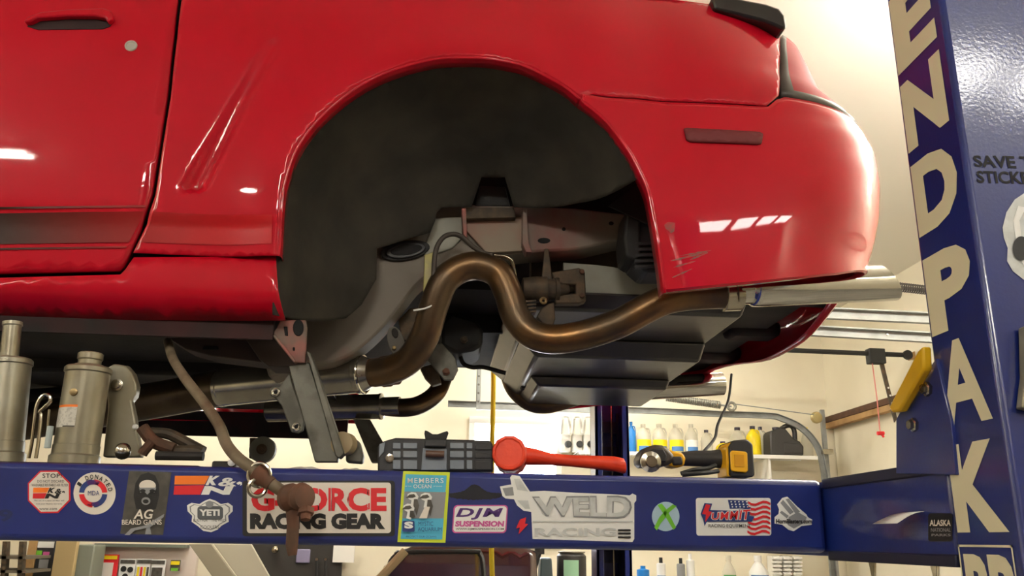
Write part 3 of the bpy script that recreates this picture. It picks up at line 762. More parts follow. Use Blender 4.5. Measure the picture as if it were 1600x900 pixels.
tl.build('tail_light', [LENS, LENSDK], car, solid=.02, label='dark red wraparound tail light')
MB().grid([[Vector((p.x, 2*YC-p.y, p.z)) for p in r] for r in rows]).build('tail_light', LENS, car, solid=-.02)
# rear fascia and trunk lid
rr = []
for j in range(5):
    z = lerp(2.46, 2.67, j/4); c = cxz(z)+CA
    rr.append([Vector((c+.045+.03*math.sin(math.pi*i/10), lerp(S+CB+.2, 2*YC-S-CB-.2, i/10), z)) for i in range(11)])
MB().grid(rr).build('rear_fascia', RED, car, solid=.003)
topc = [on(x, y, side) for x, y in top]
rr = []
for i_, p in enumerate(topc): rr.append([Vector((p.x, lerp(p.y, 2*YC-p.y, k/12), p.z+min(.05, .008*i_)*math.sin(math.pi*k/12)**.5)) for k in range(13)])
MB().grid(rr).build('trunk_lid', RED, car, solid=-.003)
# far side of the body, mirrored
panel_mb([(p[0], p[1]) for p in qout], side, .05, mirror=YC).build('quarter_panel', RED, car, solid=.003)
panel_mb([(p[0], p[1]) for p in ro], rocker, .05, mirror=YC).build('side_skirt', RED, car, solid=.003)
panel_mb([(p[0], p[1]) for p in dout], side, .08, mirror=YC).build('door', RED, car, solid=.02)
# cabin above the frame
zb_ = dtop
cab = [(-1.9, 0), (-1.45, .42), (-.75, .46), (-.1, .40), (.42, .05)]
for s_ in (0, 1):
    yy = S+.1 if s_ == 0 else 2*YC-S-.1; yt = S+.28 if s_ == 0 else 2*YC-S-.28
    MB().flat([(x, lerp(yy, yt, h/.46), 2.60+h) for x, h in cab]).build('side_glass', GLASS, car, solid=.005)
MB().grid([[Vector((x, lerp(S+.1, S+.28, h/.46), 2.60+h)), Vector((x, YC, 2.62+h*1.05)), Vector((x, 2*YC-lerp(S+.1, S+.28, h/.46), 2.60+h))] for x, h in cab]).build('roof', RED, car, solid=.004)
# spoiler
sp = [(1112, -6), (1150, -3), (1198, 6), (1218, 13), (1227, 24), (1230, 44), (1222, 45), (1212, 40), (1190, 32), (1150, 22), (1117, 14)]
y0 = 1.665
sp3 = [P(x, y, y0) for x, y in sp]
MB().prism([p+Vector((0, 0, .001)) for p in sp3], (0, 2*(YC-y0), 0)).build('spoiler', SPOILER, car, bevel=.006, label='black wing spoiler')

# ---------------------------------------------------------------- wheel house and underbody
CZ0 = 2.04
BCX = .048
POL = sorted((math.atan2(p.y-CZ0, p.x-BCX), math.hypot(p.x-BCX, p.y-CZ0)) for p in ARCHS if p.y > CZ0)
def archR_(th):
    if th < POL[0][0]: return POL[0][1]*math.cos(POL[0][0])/max(.05, math.cos(th))
    if th > POL[-1][0]: return POL[-1][1]*math.cos(math.pi-POL[-1][0])/max(.05, -math.cos(th))
    return interp(POL, th)
def bowl(X, Z):
    dx, dz = X-BCX, max(0, Z-CZ0); th = math.atan2(dz, dx)
    rho = min(1, math.hypot(dx, dz)/archR_(th)); return S+.012+.285*(1-rho**5)
def BP(px, py): q = on(px, py, bowl, 1.8); return (q.x, q.z)
bo = [BP(*p) for p in ((541, 497), (565, 476), (588, 436), (589, 388), (640, 372), (672, 363), (680, 345), (682, 332), (690, 324), (737, 323), (752, 277), (789, 277), (803, 324), (850, 325), (900, 318), (935, 311))]
bo += [(.345, 2.235), (.385, 2.23)]
for k in range(0, 61):
    a = rad(lerp(24, 180, k/60)); r_ = archR_(a)*1.012; bo.append((BCX+r_*math.cos(a), CZ0+r_*math.sin(a)))
xl_ = bo[-1][0]
bo += [(xl_, 1.97), (xl_+.005, 1.905)]
panel_mb(bo, bowl, .012).build('wheel_house', LINER, car, solid=.003, label='dark undercoated inner wheel house')
def slab(name, pts, Y, th, M, parent=car, bevel=.002, label=None):
    return MB().prism([P(x, y, Y) for x, y in pts], (0, th, 0)).build(name, M, parent, bevel=bevel, label=label)
def pipe(name, pts, r, M, parent=car, n=16, sm=8, label=None, caps=True):
    return MB().tube(catmull([P(x, y, Y) for x, y, Y in pts], sm), r, n, caps=caps).build(name, M, parent, label=label)
slab('shade_backing', [(850, 300), (1060, 268), (1060, 350), (850, 345)], 2.03, .004, BLACKGAP)  # black sheet standing in for the shade above the rail
slab('shade_blank', [(950, 322), (995, 286), (1030, 290), (1050, 330), (1050, 370), (985, 338)], 1.78, .004, BLACKGAP)  # black sheet put in as shade, hides the red inner skin
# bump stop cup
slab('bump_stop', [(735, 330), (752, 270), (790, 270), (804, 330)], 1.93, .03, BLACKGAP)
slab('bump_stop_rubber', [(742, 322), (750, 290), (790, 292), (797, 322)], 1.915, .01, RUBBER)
slab('bump_stop_bracket', [(722, 324), (803, 324), (806, 340), (722, 342)], 1.885, .05, CAST)
# frame rail that kicks up over the missing axle
lower = [(420, 590), (478, 571), (520, 566), (560, 546), (598, 512), (630, 472), (657, 440), (700, 412), (760, 403), (830, 394), (905, 389), (985, 372), (1060, 366)]
upper = [(1060, 330), (985, 335), (900, 325), (830, 322), (700, 318), (640, 345), (590, 380), (560, 420), (510, 470), (440, 500), (400, 520)]
lc = [(v.x, v.y) for v in catmull([Vector((x, y, 0)) for x, y in lower], 4)]
rail = slab('frame_rail', lc+upper, 1.915, .09, RAIL, bevel=.006, label='primer-grey frame rail with red overspray')
slab('rail_plate', [(728, 343), (816, 338), (820, 385), (815, 392), (760, 395), (728, 360)], 1.905, .012, mat('plate_primer', (138, 124, 106), .6, rgb2=(148, 104, 90), nscale=9), rail)
slab('rail_rib', [(721, 325), (728, 324), (730, 372), (724, 366)], 1.875, .04, PINKP, rail)
slab('rail_rib', [(817, 326), (823, 325), (826, 380), (832, 394), (822, 394), (816, 380)], 1.875, .04, RAIL, rail)
slab('rail_web', [(680, 340), (722, 338), (722, 372), (706, 388), (670, 400), (660, 396)], 1.908, .01, GREYSHEET, rail)
for x, y, rx, ry in ((850, 376, 10, 4.5), (881, 358, 3, 3), (955, 349, 4, 3)):
    MB().prism([P(x+rx*math.cos(rad(a)), y+ry*math.sin(rad(a)), 1.9145) for a in range(0, 360, 30)], (0, .002, 0)).build('hole', BLACKGAP, rail)
# oval drain grommet
def oval(cx, cy, rx, ry, tilt, Y, th, M, parent, name, n=28):
    t = rad(tilt); pts = []
    for k in range(n):
        a = 2*math.pi*k/n; u, v = rx*math.cos(a), ry*math.sin(a); pts.append(P(cx+u*math.cos(t)-v*math.sin(t), cy+u*math.sin(t)+v*math.cos(t), Y))
    return MB().prism(pts, (0, th, 0)).build(name, M, parent, bevel=.0015)
g = oval(633, 391, 39, 15, -9, 1.906, .01, RUBBER, car, 'drain_grommet')
oval(634, 391, 31, 11.5, -9, 1.900, .006, DARKPL, g, 'grommet_ring')
oval(635, 390, 25, 8, -9, 1.8985, .002, BLACKGAP, g, 'opening')
# hanging bracket, hoses and hard lines in the wheel house
slab('hose_bracket', [(663, 398), (681, 392), (684, 455), (682, 460), (665, 461), (661, 455)], 1.855, .004, mat('bracket_zinc', (150, 142, 84), .5, .3, rgb2=(132, 124, 100), nscale=20))
pipe('brake_hose', [(679, 455, 1.845), (678, 420, 1.845), (682, 388, 1.845), (694, 370, 1.845), (710, 366, 1.85), (724, 372, 1.85), (740, 386, 1.85), (758, 396, 1.85), (772, 399, 1.84)], .0058, mat('hose_dark', (62, 54, 46), .6))
pipe('hard_line', [(772, 399, 1.84), (790, 401, 1.84), (800, 408, 1.84), (804, 425, 1.85), (806, 445, 1.87)], .0045, STEEL)
pipe('bare_wire', [(679, 466, 1.84), (676, 476, 1.84), (664, 482, 1.84), (646, 485, 1.84)], .0022, WHITE)
# canister behind the bumper edge
can = slab('vent_box', [(1002, 325), (1060, 322), (1060, 425), (1010, 425), (990, 408)], 1.80, .1, DARKPL, bevel=.006)
slab('vent_flange', [(980, 326), (990, 323), (1001, 330), (1002, 400), (992, 408), (978, 400), (975, 370)], 1.79, .1, RUBBER, can, bevel=.006)
for k in range(5): slab('vent_rib', [(992, 378+k*9), (1050, 376+k*9), (1050, 381+k*9), (992, 383+k*9)], 1.79, .01, DARKPL, can, bevel=.001)
# grey floor sheet above the tank
slab('floor_sheet', [(880, 410), (935, 414), (1040, 428), (1060, 440), (1060, 462), (905, 470), (880, 466)], 1.955, .006, GREYSHEET)
slab('floor_rail', [(830, 396), (905, 388), (985, 372), (1060, 372), (1060, 432), (960, 424), (830, 440)], 2.06, .05, mat('floor_dark', (66, 62, 54), .7, rgb2=(90, 82, 68), nscale=10))
# brake caliper dangling by its bracket
cal = MB(); c = P(850, 448, 1.90)
cal.lathe(P(815, 452, 1.90), (1, 0, .02), [(0, .02), (.003, .028), (.035, .031), (.06, .031), (.062, .027), (.078, .026), (.08, .03), (.088, .03), (.09, .02), (.112, .012), (.113, 0)], 20)
cal = cal.build('brake_caliper', CAST, car, label='dirty cast brake caliper hanging loose')
slab('caliper_bracket', [(862, 425), (905, 418), (914, 424), (916, 470), (905, 474), (868, 474), (868, 462), (900, 458), (900, 444), (868, 444)], 1.89, .03, CAST, cal, bevel=.003)
for x, y in ((909, 425), (909, 462)): MB().lathe(P(x, y, 1.888), (0, -1, 0), [(0, .006), (.006, .006), (.007, .003)], 6).build('bolt', RUST, cal)
for k in range(4): slab('fin', [(812, 470+k*5.5), (838, 468+k*5.5), (838, 471+k*5.5), (812, 473.5+k*5.5)], 1.86, .04, CAST, cal, bevel=.001)
MB().ring(P(849, 470, 1.88), (0, 1, 0), .006, .0035).build('eyelet', BRASSY, cal)
slab('caliper_knuckle', [(858, 474), (866, 472), (868, 498), (864, 510), (852, 510), (838, 495), (846, 482)], 1.88, .03, CAST, cal, bevel=.003)
slab('caliper_arm', [(851, 388), (857, 388), (864, 440), (846, 440)], 1.90, .012, CAST, cal, bevel=.002)
# near exhaust: muffler, tail pipe and polished tip
MUF = mat('muffler_steel', (190, 186, 174), .22, .8, rgb2=(110, 100, 86), nscale=6, nmix=(.45, .75), rough2=.3)
ma, mb2 = P(343, 607, 2.12), P(566, 584, 2.0)
ax = (mb2-ma); L = ax.length
ex = MB().lathe(ma, ax, [(-.004, .030), (0, .040), (.004, .046), (.012, .046), (.014, .0445), (L-.014, .0445), (L-.012, .0465), (L, .0465), (L+.004, .043), (L+.022, .033)], 32).build('muffler', MUF, car, label='polished steel muffler')
MB().ring(mb2+ax.normalized()*.002, ax, .045, .004).build('end_band', CHROME, ex)
MB().lathe(mb2+ax.normalized()*.02, ax, [(0, .033), (.03, .034), (.032, .037), (.05, .037), (.052, .034), (.07, .034)], 20).build('pipe_clamp', RUST, ex)
pipe('tail_pipe', [(585, 583, 1.985), (610, 578, 1.96), (640, 562, 1.93), (664, 524, 1.89), (678, 478, 1.87), (694, 440, 1.86), (720, 420, 1.86), (750, 416, 1.86), (778, 428, 1.86), (794, 458, 1.86), (806, 494, 1.86), (828, 520, 1.855), (862, 530, 1.85), (910, 524, 1.84), (965, 506, 1.82), (1012, 481, 1.80), (1045, 467, 1.79), (1090, 461, 1.79), (1150, 459, 1.78)], .0335, RUSTPIPE, n=20, label='brown heat-stained tail pipe arching over the axle space')
ta, tb = P(1150, 452, 1.78), P(1384, 442, 1.80)
ax = tb-ta; L = ax.length; axn = ax.normalized(); e = Vector((0, 1, 0)).cross(axn).normalized(); e2 = axn.cross(e)
tip = MB(); R = .0425; rings = []
for h, r, sl in ((0, .034, 0), (.03, .036, 0), (.036, .041, 0), (.05, R, 0), (L*.5, R, 0), (L-.03, R, .0), (L, R, 1), (L-.002, R-.004, 1), (L-.06, R-.006, 1), (L-.12, R-.006, 0)):
    rings.append([ta+axn*(h+(math.cos(2*math.pi*k/36)*.022 if sl else 0))+(e*math.cos(2*math.pi*k/36)+e2*math.sin(2*math.pi*k/36))*r for k in range(37)])
# e points down: flip so the top reaches furthest
tipo = tip.grid(rings).build('exhaust_tip', CHROME, car, label='polished slash-cut exhaust tip')
MB().lathe(P(1128, 460, 1.785), axn, [(0, .036), (.002, .039), (.04, .039), (.042, .036)], 20).build('tip_clamp', STEEL, tipo)
# far exhaust
fa, fb = P(418, 640, 2.86), P(597, 635, 2.78)
ax = fb-fa; L = ax.length
MB().lathe(fa, ax, [(0, .034), (.005, .041), (L-.01, .041), (L-.008, .043), (L, .043), (L+.003, .03), (L+.06, .03)], 28).build('muffler', MUF, car)
pipe('tail_pipe', [(600, 635, 2.78), (632, 637, 2.78), (657, 632, 2.8), (680, 616, 2.82), (692, 592, 2.85), (700, 560, 2.88), (715, 535, 2.9), (740, 522, 2.92), (764, 526, 2.94), (782, 545, 2.95), (793, 580, 2.95), (804, 608, 2.95), (826, 628, 2.95), (848, 633, 2.95), (873, 629, 2.95), (910, 618, 2.95), (960, 612, 2.97), (1010, 608, 2.98)], .0305, RUSTPIPE, label='far side tail pipe')
ta2, tb2 = P(990, 608, 2.98), P(1128, 600, 3.0)
MB().lathe(ta2, tb2-ta2, [(0, .033), (.02, .042), ((tb2-ta2).length, .042), ((tb2-ta2).length-.002, .038), ((tb2-ta2).length-.1, .036)], 28).build('exhaust_tip', CHROME, car)
# front pipe / driveshaft
pipe('front_pipe', [(-700, 762, 2.2), (-160, 690, 2.2), (60, 655, 2.2), (250, 624, 2.18), (345, 606, 2.13)], .046, mat('pipe_dark', (92, 80, 64), .35, .8, rgb2=(70, 58, 46), nscale=9), n=20)
pipe('driveshaft', [(-700, 674, 2.5), (-160, 640, 2.5), (120, 622, 2.5), (420, 606, 2.5)], .035, UNDER, n=16)
# floor pan and inner sills
fl = MB().box((-1.95, 1.70, 1.935), (-.36, 3.10, 1.955)).build('floor_pan', UNDER, car)
MB().box((-1.95, 2.25, 1.90), (-.5, 2.62, 1.95)).build('tunnel_brace', UNDER, fl, bevel=.01)
MB().box((-1.95, 1.645, 1.868), (-.345, 1.655, 1.93)).build('pinch_weld', REDDULL, fl)
MB().box((-1.95, 3.145, 1.842), (-.36, 3.165, 1.93)).build('pinch_weld', REDDULL, fl)
MB().box((-1.95, 1.655, 1.905), (-.36, 1.73, 1.95)).build('inner_sill', UNDER, fl)
MB().box((-.36, 2.10, 2.12), (.95, 3.15, 2.14)).build('trunk_floor', UNDER, car)
MB().box((-.42, 2.0, 1.93), (-.36, 3.1, 2.13)).build('seat_riser', UNDER, car)
# subframe rail under the floor
slab('floor_rail', [(262, 528), (390, 522), (412, 566), (330, 556), (290, 545)], 1.80, .08, mat('rail_dark', (74, 58, 52), .7, rgb2=(54, 46, 42), nscale=8))
slab('slot', [(318, 541), (340, 541), (342, 546), (316, 546)], 1.797, .002, BLACKGAP)
slab('torque_box', [(380, 524), (428, 524), (462, 566), (478, 566), (478, 574), (420, 572), (404, 560)], 1.74, .08, mat('rail_dark2', (66, 54, 48), .7))
br = slab('control_arm_mount', [(424, 524), (432, 512), (438, 500), (478, 500), (480, 512), (477, 567), (459, 566)], 1.655, .006, PINKP, label='pink primer bracket that holds the control arm')
oval(466, 512, 8.5, 13, 0, 1.653, .003, BLACKGAP, br, 'hole'); oval(459, 545, 1.6, 3, 0, 1.653, .003, BLACKGAP, br, 'hole')
slab('slot', [(443, 510), (449, 510), (450, 525), (445, 524)], 1.653, .003, BLACKGAP, br)
slab('flange', [(426, 524), (430, 522), (463, 564), (459, 567)], 1.635, .02, PINKP, br)
# lower control arm (pressed channel)
arm = slab('control_arm', [(451, 572), (483, 566), (529, 712), (527, 722), (492, 722)], 1.665, .02, GALV, label='grey pressed steel control arm hanging down')
slab('arm_flange', [(479, 548), (486, 552), (538, 708), (530, 716), (524, 712)], 1.645, .035, GALV, arm)
side_pl = [(421, 609), (425, 604), (437, 604), (452, 583), (456, 597), (476, 655), (474, 673), (466, 677), (455, 675), (440, 634), (430, 622), (422, 618)]
slab('arm_side_plate', side_pl, 1.69, .006, GALV, arm)
for x, y in ((431, 613), (463, 667)):
    MB().ring(P(x, y, 1.688), (0, 1, 0), .006, .003).build('bush_rim', STEEL, arm); oval(x, y, 4, 5, 0, 1.687, .002, BLACKGAP, arm, 'hole')
MB().lathe(P(533, 692, 1.655), (.25, 1, 0), [(0, .012), (.002, .022), (.03, .022), (.034, .012)], 20).build('bushing', mat('bush_tan', (150, 132, 100), .6), arm)
MB().prism([P(x, y, 1.69) for x, y in ((540, 690), (552, 684), (562, 690), (568, 712), (566, 724), (540, 722))], (0, .03, 0)).build('arm_eye', GALV, arm, bevel=.004)
far_arm = slab('control_arm', [(552, 655), (578, 655), (604, 700), (596, 722), (580, 722)], 2.75, .05, GALV)
slab('hanger_plate', [(655, 548), (690, 535), (712, 560), (716, 578), (708, 594), (694, 594), (676, 572)], 1.98, .008, GALV, label='grey steel hanger plate with a rusty bolt')
c = P(697, 581, 1.978); MB().lathe(c, (0, -1, 0), [(0, .0095), (.003, .0095), (.0035, .006), (.008, .006)], 6).build('hanger_bolt', RUST, car)
slab('hanger_strap', [(656, 574), (680, 568), (690, 598), (676, 602), (664, 590)], 2.02, .03, CAST)
# exhaust hanger rubber
hr = oval(619, 534, 13, 25, -16, 1.945, .02, mat('hanger_rubber', (104, 100, 92), .7, bump=.3), car, 'hanger_rubber')
oval(617, 520, 5, 8, -16, 1.942, .004, mat('rubber_shadow', (44, 40, 36), .8), hr, 'slot'); MB().lathe(P(616, 544, 1.944), (0, -1, 0), [(0, .005), (.006, .005), (.007, .003)], 8).build('pin', BRASSY, hr)
slab('hanger_body', [(622, 500), (640, 482), (655, 480), (662, 500), (640, 535), (628, 530)], 1.99, .05, CAST)
# differential mount and bracket in the dark middle
df = slab('differential_mount', [(690, 505), (705, 488), (745, 500), (755, 515), (754, 540), (740, 548), (712, 553), (690, 540)], 2.25, .2, RUBBER, bevel=.01)
MB().lathe(P(725, 531, 2.249), (0, -1, 0), [(0, .011), (.006, .011), (.007, .007), (.012, .006)], 6).build('bolt', CAST, df)
pipe('brake_line', [(718, 553, 2.3), (724, 568, 2.3), (738, 574, 2.3), (756, 574, 2.3), (790, 583, 2.3)], .006, RUBBER)
slab('cross_bracket', [(798, 535), (806, 555), (840, 552), (846, 575), (842, 592), (826, 596), (826, 606), (816, 606), (800, 580), (792, 545)], 2.75, .05, UNDER)
slab('upper_bulkhead', [(690, 405), (830, 396), (905, 388), (905, 520), (690, 520)], 2.35, .02, UNDER)
# fuel tank
def terrace(name, x0, x1, y0, y1, zb, zt, ch, parent=None, M=TANK):
    lo = [(x0+ch, y0+ch*.5, zb), (x1-ch*.25, y0+ch*.5, zb), (x1-ch*.25, y1-ch*.3, zb), (x0+ch, y1-ch*.3, zb)]
    hi = [(x0, y0, zt), (x1, y0, zt), (x1, y1, zt), (x0, y1, zt)]
    return MB().add(lo+hi, [(0, 3, 2, 1), (4, 5, 6, 7), (0, 1, 5, 4), (1, 2, 6, 5), (2, 3, 7, 6), (3, 0, 4, 7)]).build(name, M, parent or car, bevel=.008)
TX1 = P(1170, 484, 1.95).x
tk = terrace('fuel_tank', .14, TX1, 1.94, 2.95, 2.035, 2.078, .05)
tk['label'] = 'black fuel tank with stepped underside'
terrace('tank_step', .19, TX1-.015, 2.25, 2.94, 1.985, 2.036, .05, tk)
terrace('tank_step', .25, TX1-.04, 2.55, 2.93, 1.955, 1.986, .03, tk)
# bumper beam hidden inside the cover
MB().box((.80, 1.85, 2.14), (.97, 2.95, 2.3)).build('bumper_beam', UNDER, car, bevel=.02)
for y in (2.0, 2.4, 2.75): MB().box((.84, y, 2.10), (1.0, y+.1, 2.15)).build('bumper_rib', REDDULL, car, bevel=.02)
# loose anti-roll bar hanging over the runway
rb = [(262, 534, 1.75), (270, 560, 1.62), (290, 592, 1.5), (318, 628, 1.42), (342, 664, 1.36), (354, 694, 1.32), (372, 716, 1.27), (398, 735, 1.255), (424, 756, 1.25), (452, 775, 1.25)]
bar = MB().tube(catmull([P(*q) for q in rb], 8), .0085, 14).build('anti_roll_bar', mat('bar_dusty', (120, 108, 88), .6, .2, rgb2=(92, 76, 58), nscale=18, bump=.3), car, label='dusty anti-roll bar hanging down over the blue runway')
MB().ring(P(405, 742, 1.25), (.2, 1, .1), .016, .003).build('wire_loop', STEEL, bar)
MB().ring(P(402, 762, 1.245), (-.4, 1, 0), .012, .003).build('wire_loop', STEEL, bar)
MB().lathe(P(398, 737, 1.252), P(424, 757, 1.25)-P(398, 737, 1.252), [(0, .009), (.002, .013), (.016, .013), (.02, .0105), (.03, .0105), (.031, .009)], 16).build('collar', RUST, bar)
MB().lathe(P(448, 778, 1.25), P(488, 776, 1.21)-P(448, 778, 1.25), [(0, .012), (.003, .019), (.012, .02), (.02, .015), (.028, .016), (.034, .020), (.042, .017), (.044, .006)], 20).build('end_bushing', RUST, bar)
MB().lathe(P(478, 795, 1.225), (.1, -.4, -1), [(0, .012), (.008, .012), (.009, .008), (.016, .007)], 6).build('nut', RUST, bar)
MB().tube([P(456, 790, 1.245), P(458, 820, 1.245), P(456, 852, 1.245), P(457, 868, 1.245)], [.009, .0085, .0085, .006], 12).build('end_link', RUST, bar)

# ================================================================== things on the runway
# bridge jack with two bottle cylinders
jack = thing('bridge_jack', 'silver hydraulic bridge jack with two cylinders on the runway under the door', 'jack', P(110, 721, 1.5))
def bottle(px_b, px_t, Y, r, prof_top, lab):
    b, t = P(*px_b, Y), P(*px_t, Y); b.z = RZ1+.0125; ax = t-b; L = ax.length
    pr = [(0, r*1.12), (.016, r*1.12), (.019, r*1.03), (L*.20, r*1.03), (L*.205, r), (L-.012, r), (L-.010, r*1.06), (L-.003, r*1.06), (L, r*.98)]+[(L+h, q) for h, q in prof_top]
    return MB().lathe(b, ax, pr, 32).build('cylinder', SILVER, jack, label=lab), b, ax.normalized(), L
cy, b, ax, L = bottle((116, 722), (139, 574), 1.53, .0365, [(.001, .026), (.004, .024), (.0045, .019), (.012, .019), (.014, .021), (.024, .021), (.026, .018), (.026, 0)], 'silver jack cylinder with a paper label')
cy2, b2, ax2, L2 = bottle((-2, 722), (14, 562), 1.53, .0365, [(.001, .026), (.003, .024), (.004, .015), (.06, .015), (.062, .0165), (.068, .0165), (.069, .006), (.064, .005), (.064, 0)], 'silver jack cylinder with its ram extended')
def wrap_label(parent, b, ax, r, h0, h1, a0, a1, M, nm, off=.0006):
    u = Vector((1, 0, 0)); u = (u-ax*u.dot(ax)).normalized(); v = ax.cross(u)   # v points to +Y
    rows = []
    for h in (h0, h1): rows.append([b+ax*h+(u*math.cos(rad(a))-v*math.sin(rad(a)))*(r+off) for a in [lerp(a0, a1, k/10) for k in range(11)]])
    return MB().grid(rows).build(nm, M, parent)
PAPER = mat('label_paper', (210, 206, 194), .6, rgb2=(186, 182, 170), nscale=220, nmix=(.5, .6))
wrap_label(cy, b, ax, .0365, .062, .096, 145, 80, PAPER, 'label'); wrap_label(cy, b, ax, .0365, .096, .100, 145, 80, ORANGEV, 'label_band')
wrap_label(cy, b, ax, .0365, .062, .0645, 112, 80, CHAR, 'label_band', .001)
wrap_label(cy2, b2, ax2, .0365, .05, .088, 150, 92, PAPER, 'label'); wrap_label(cy2, b2, ax2, .0365, .088, .092, 150, 92, ORANGEV, 'label_band')
MB().lathe(P(116, 613, 1.495), (0, -1, 0), [(0, .0065), (.004, .0065), (.005, .004), (.0045, 0)], 14).build('plug', BRASSY, cy)
eb = MB().prism([P(x, y, 1.585) for x, y in ((160, 714), (168, 640), (166, 575), (178, 568), (196, 571), (206, 582), (213, 600), (212, 616), (205, 626), (210, 650), (216, 690), (220, 714))], (0, .02, 0)).build('lift_bracket', SILVER, jack, bevel=.003)
MB().prism([P(x, y, 1.615) for x, y in ((172, 640), (176, 572), (200, 571), (211, 584), (217, 604), (214, 620), (206, 630))], (0, .012, 0)).build('lift_bracket', SILVER, jack, bevel=.003)
MB().lathe(P(183, 602, 1.585), (0, -1, 0), [(0, .011), (.003, .011), (.0035, .0075), (.009, .007), (.0095, .004)], 18).build('bolt', STEEL, eb)
MB().lathe(P(212, 667, 1.58), (0, -1, 0), [(0, .005), (.004, .005), (.006, .003)], 12).build('rivet', WHITE, eb)
loop = [(45, 716, 1.50), (50, 690, 1.50), (55, 650, 1.50), (57, 636, 1.50), (62, 624, 1.50), (70, 617, 1.50), (78, 620, 1.50), (78, 628, 1.50), (70, 636, 1.50), (62, 644, 1.50), (64, 650, 1.50), (60, 690, 1.50), (56, 716, 1.50)]
MB().tube(catmull([P(*q) for q in loop], 6), .003, 8).build('spring_clip', STEEL, jack)
MB().tube([P(77, 640, 1.5), P(72, 700, 1.5)], .002, 8).build('clip_rod', STEEL, jack)
MB().tube([P(79, 666, 1.5), P(74, 700, 1.5)], .0055, 10).build('valve_stem', mat('pale_plastic', (178, 190, 188), .4), jack)
for pts, r, M in (([(222, 668, 1.56), (240, 690, 1.56), (272, 702, 1.56)], .011, RUST), ([(236, 676, 1.6), (262, 678, 1.6), (288, 690, 1.6), (318, 706, 1.6)], .010, CAST), ([(238, 690, 1.55), (226, 704, 1.55), (222, 710, 1.55)], .009, RUST), ([(274, 706, 1.57), (300, 706, 1.57), (316, 709, 1.57)], .012, CAST), ([(244, 712, 1.54), (318, 713, 1.54)], .008, UNDER)):
    MB().tube(catmull([P(*q) for q in pts], 5), r, 10).build('scissor_arm', M, jack)
MB().lathe(P(192, 709, 1.50), (.3, -1, .2), [(0, .008), (.01, .013), (.022, .013), (.028, .009), (.03, .004)], 16).build('release_knob', STEEL, jack)
MB().box((P(-60, 722, 1.5).x, 1.45, RZ1+.0006), (P(325, 722, 1.5).x, 1.66, RZ1+.012)).build('base_beam', UNDER, jack, bevel=.003)
bp_ = MB().box((P(336, 722, 1.42).x, 1.40, RZ1), (P(374, 722, 1.42).x, 1.46, RZ1+.016)); bl = bp_.build('steel_block', mat('block_dark', (46, 42, 38), .5, .4), None, bevel=.003); tag(bl, 'small dark steel block on the runway beside the anti-roll bar', 'block')
MB().lathe(P(362, 722.5, 1.398), (0, -1, 0), [(0, .006), (.002, .006), (.003, .004)], 12).build('screw', WHITE, bl)
# crumpled white sheet
rows = []
for i in range(19):
    x = lerp(386, 598, i/18); r = []
    for j in range(7):
        t = j/6; Y = lerp(1.40, 1.62, t); h = .003+.016*math.sin(math.pi*t)*(.5+.5*math.sin(i*.9+j*.7))*(1-abs(i-9)/14)+.004*random.random()
        r.append(Vector((P(x, 720, 1.45).x+.01*math.sin(j*1.3), Y, RZ1+h)))
    rows.append(r)
tag(MB().grid(rows).build('plastic_sheet', mat('white_film', (222, 218, 208), .45), solid=-.001), 'crumpled white plastic sheet on the runway below the control arm', 'plastic sheet')
# caster wheel seen under the far sill
cw = thing('trolley_wheel', 'small grey caster wheel on a bracket seen below the far sill', 'wheel', P(405, 716, 2.72))
MB().lathe(P(409, 702, 2.69), (0, 1, 0), [(0, .02), (.002, .034), (.006, .040), (.03, .040), (.034, .034), (.036, .02)], 28).build('wheel', mat('wheel_grey', (120, 120, 110), .5), cw)
MB().lathe(P(409, 702, 2.688), (0, -1, 0), [(0, .016), (.004, .016), (.005, .01), (.008, .008)], 16).build('hub', CAST, cw)
MB().prism([P(x, y, 2.70) for x, y in ((390, 684), (412, 684), (418, 692), (402, 696), (396, 716), (389, 716))], (0, .06, 0)).build('fork', CAST, cw, bevel=.002)

# black tool case
KY = 1.36
tc_ = thing('tool_case', 'black ribbed plastic tool case lying on the runway', 'tool case', P(684, 735, 1.42))
def kp(x, y, Y=KY): return P(x, y, Y)
sh = [(590, 737), (590, 697), (600, 689), (618, 684), (766, 688), (770, 694), (771, 737)]
body = MB().prism([kp(x, y) for x, y in sh], (0, .16, 0)).build('shell', DARKPL, tc_, bevel=.003)
for x0, x1 in ((614, 626), (630, 652), (703, 725), (729, 738)):
    for y0, y1 in ((692, 701), (705, 715), (719, 733)):
        MB().prism([kp(x0, y0), kp(x1, y0+.3), kp(x1, y1+.3), kp(x0, y1)], (0, -.0025, 0)).build('rib_panel', GREYPL, body, bevel=.0007)
for x0, x1 in ((742, 768),):
    for y0, y1 in ((695, 703), (707, 716), (720, 734)): MB().prism([kp(x0, y0), kp(x1, y0+2), kp(x1, y1), kp(x0, y1)], (0, -.002, 0)).build('rib_panel', DARKPL, body, bevel=.0007)
MB().prism([kp(593, 694), kp(602, 691), kp(600, 706), kp(592, 715)], (0, -.0025, 0)).build('rib_panel', GREYPL, body, bevel=.0007)
MB().lathe(kp(609, 716, KY-.001), (0, -1, 0), [(0, .0065), (.003, .0065), (.0035, .004), (.003, .0038), (.003, 0)], 18).build('rivet', STEEL, body)
la = MB().prism([kp(664, 687), kp(696, 688), kp(697, 700), kp(663, 699)], (0, -.012, 0)).build('latch', DARKPL, tc_, bevel=.002)
MB().prism([kp(661, 700), kp(698, 701), kp(698, 735), kp(658, 735)], (0, -.004, 0)).build('latch_plate', GREYPL, la, bevel=.001)
MB().tube([kp(665, 709, KY-.010), kp(694, 710, KY-.010)], .0055, 12).build('latch_bar', mat('latch_brown', (92, 66, 52), .4), la)
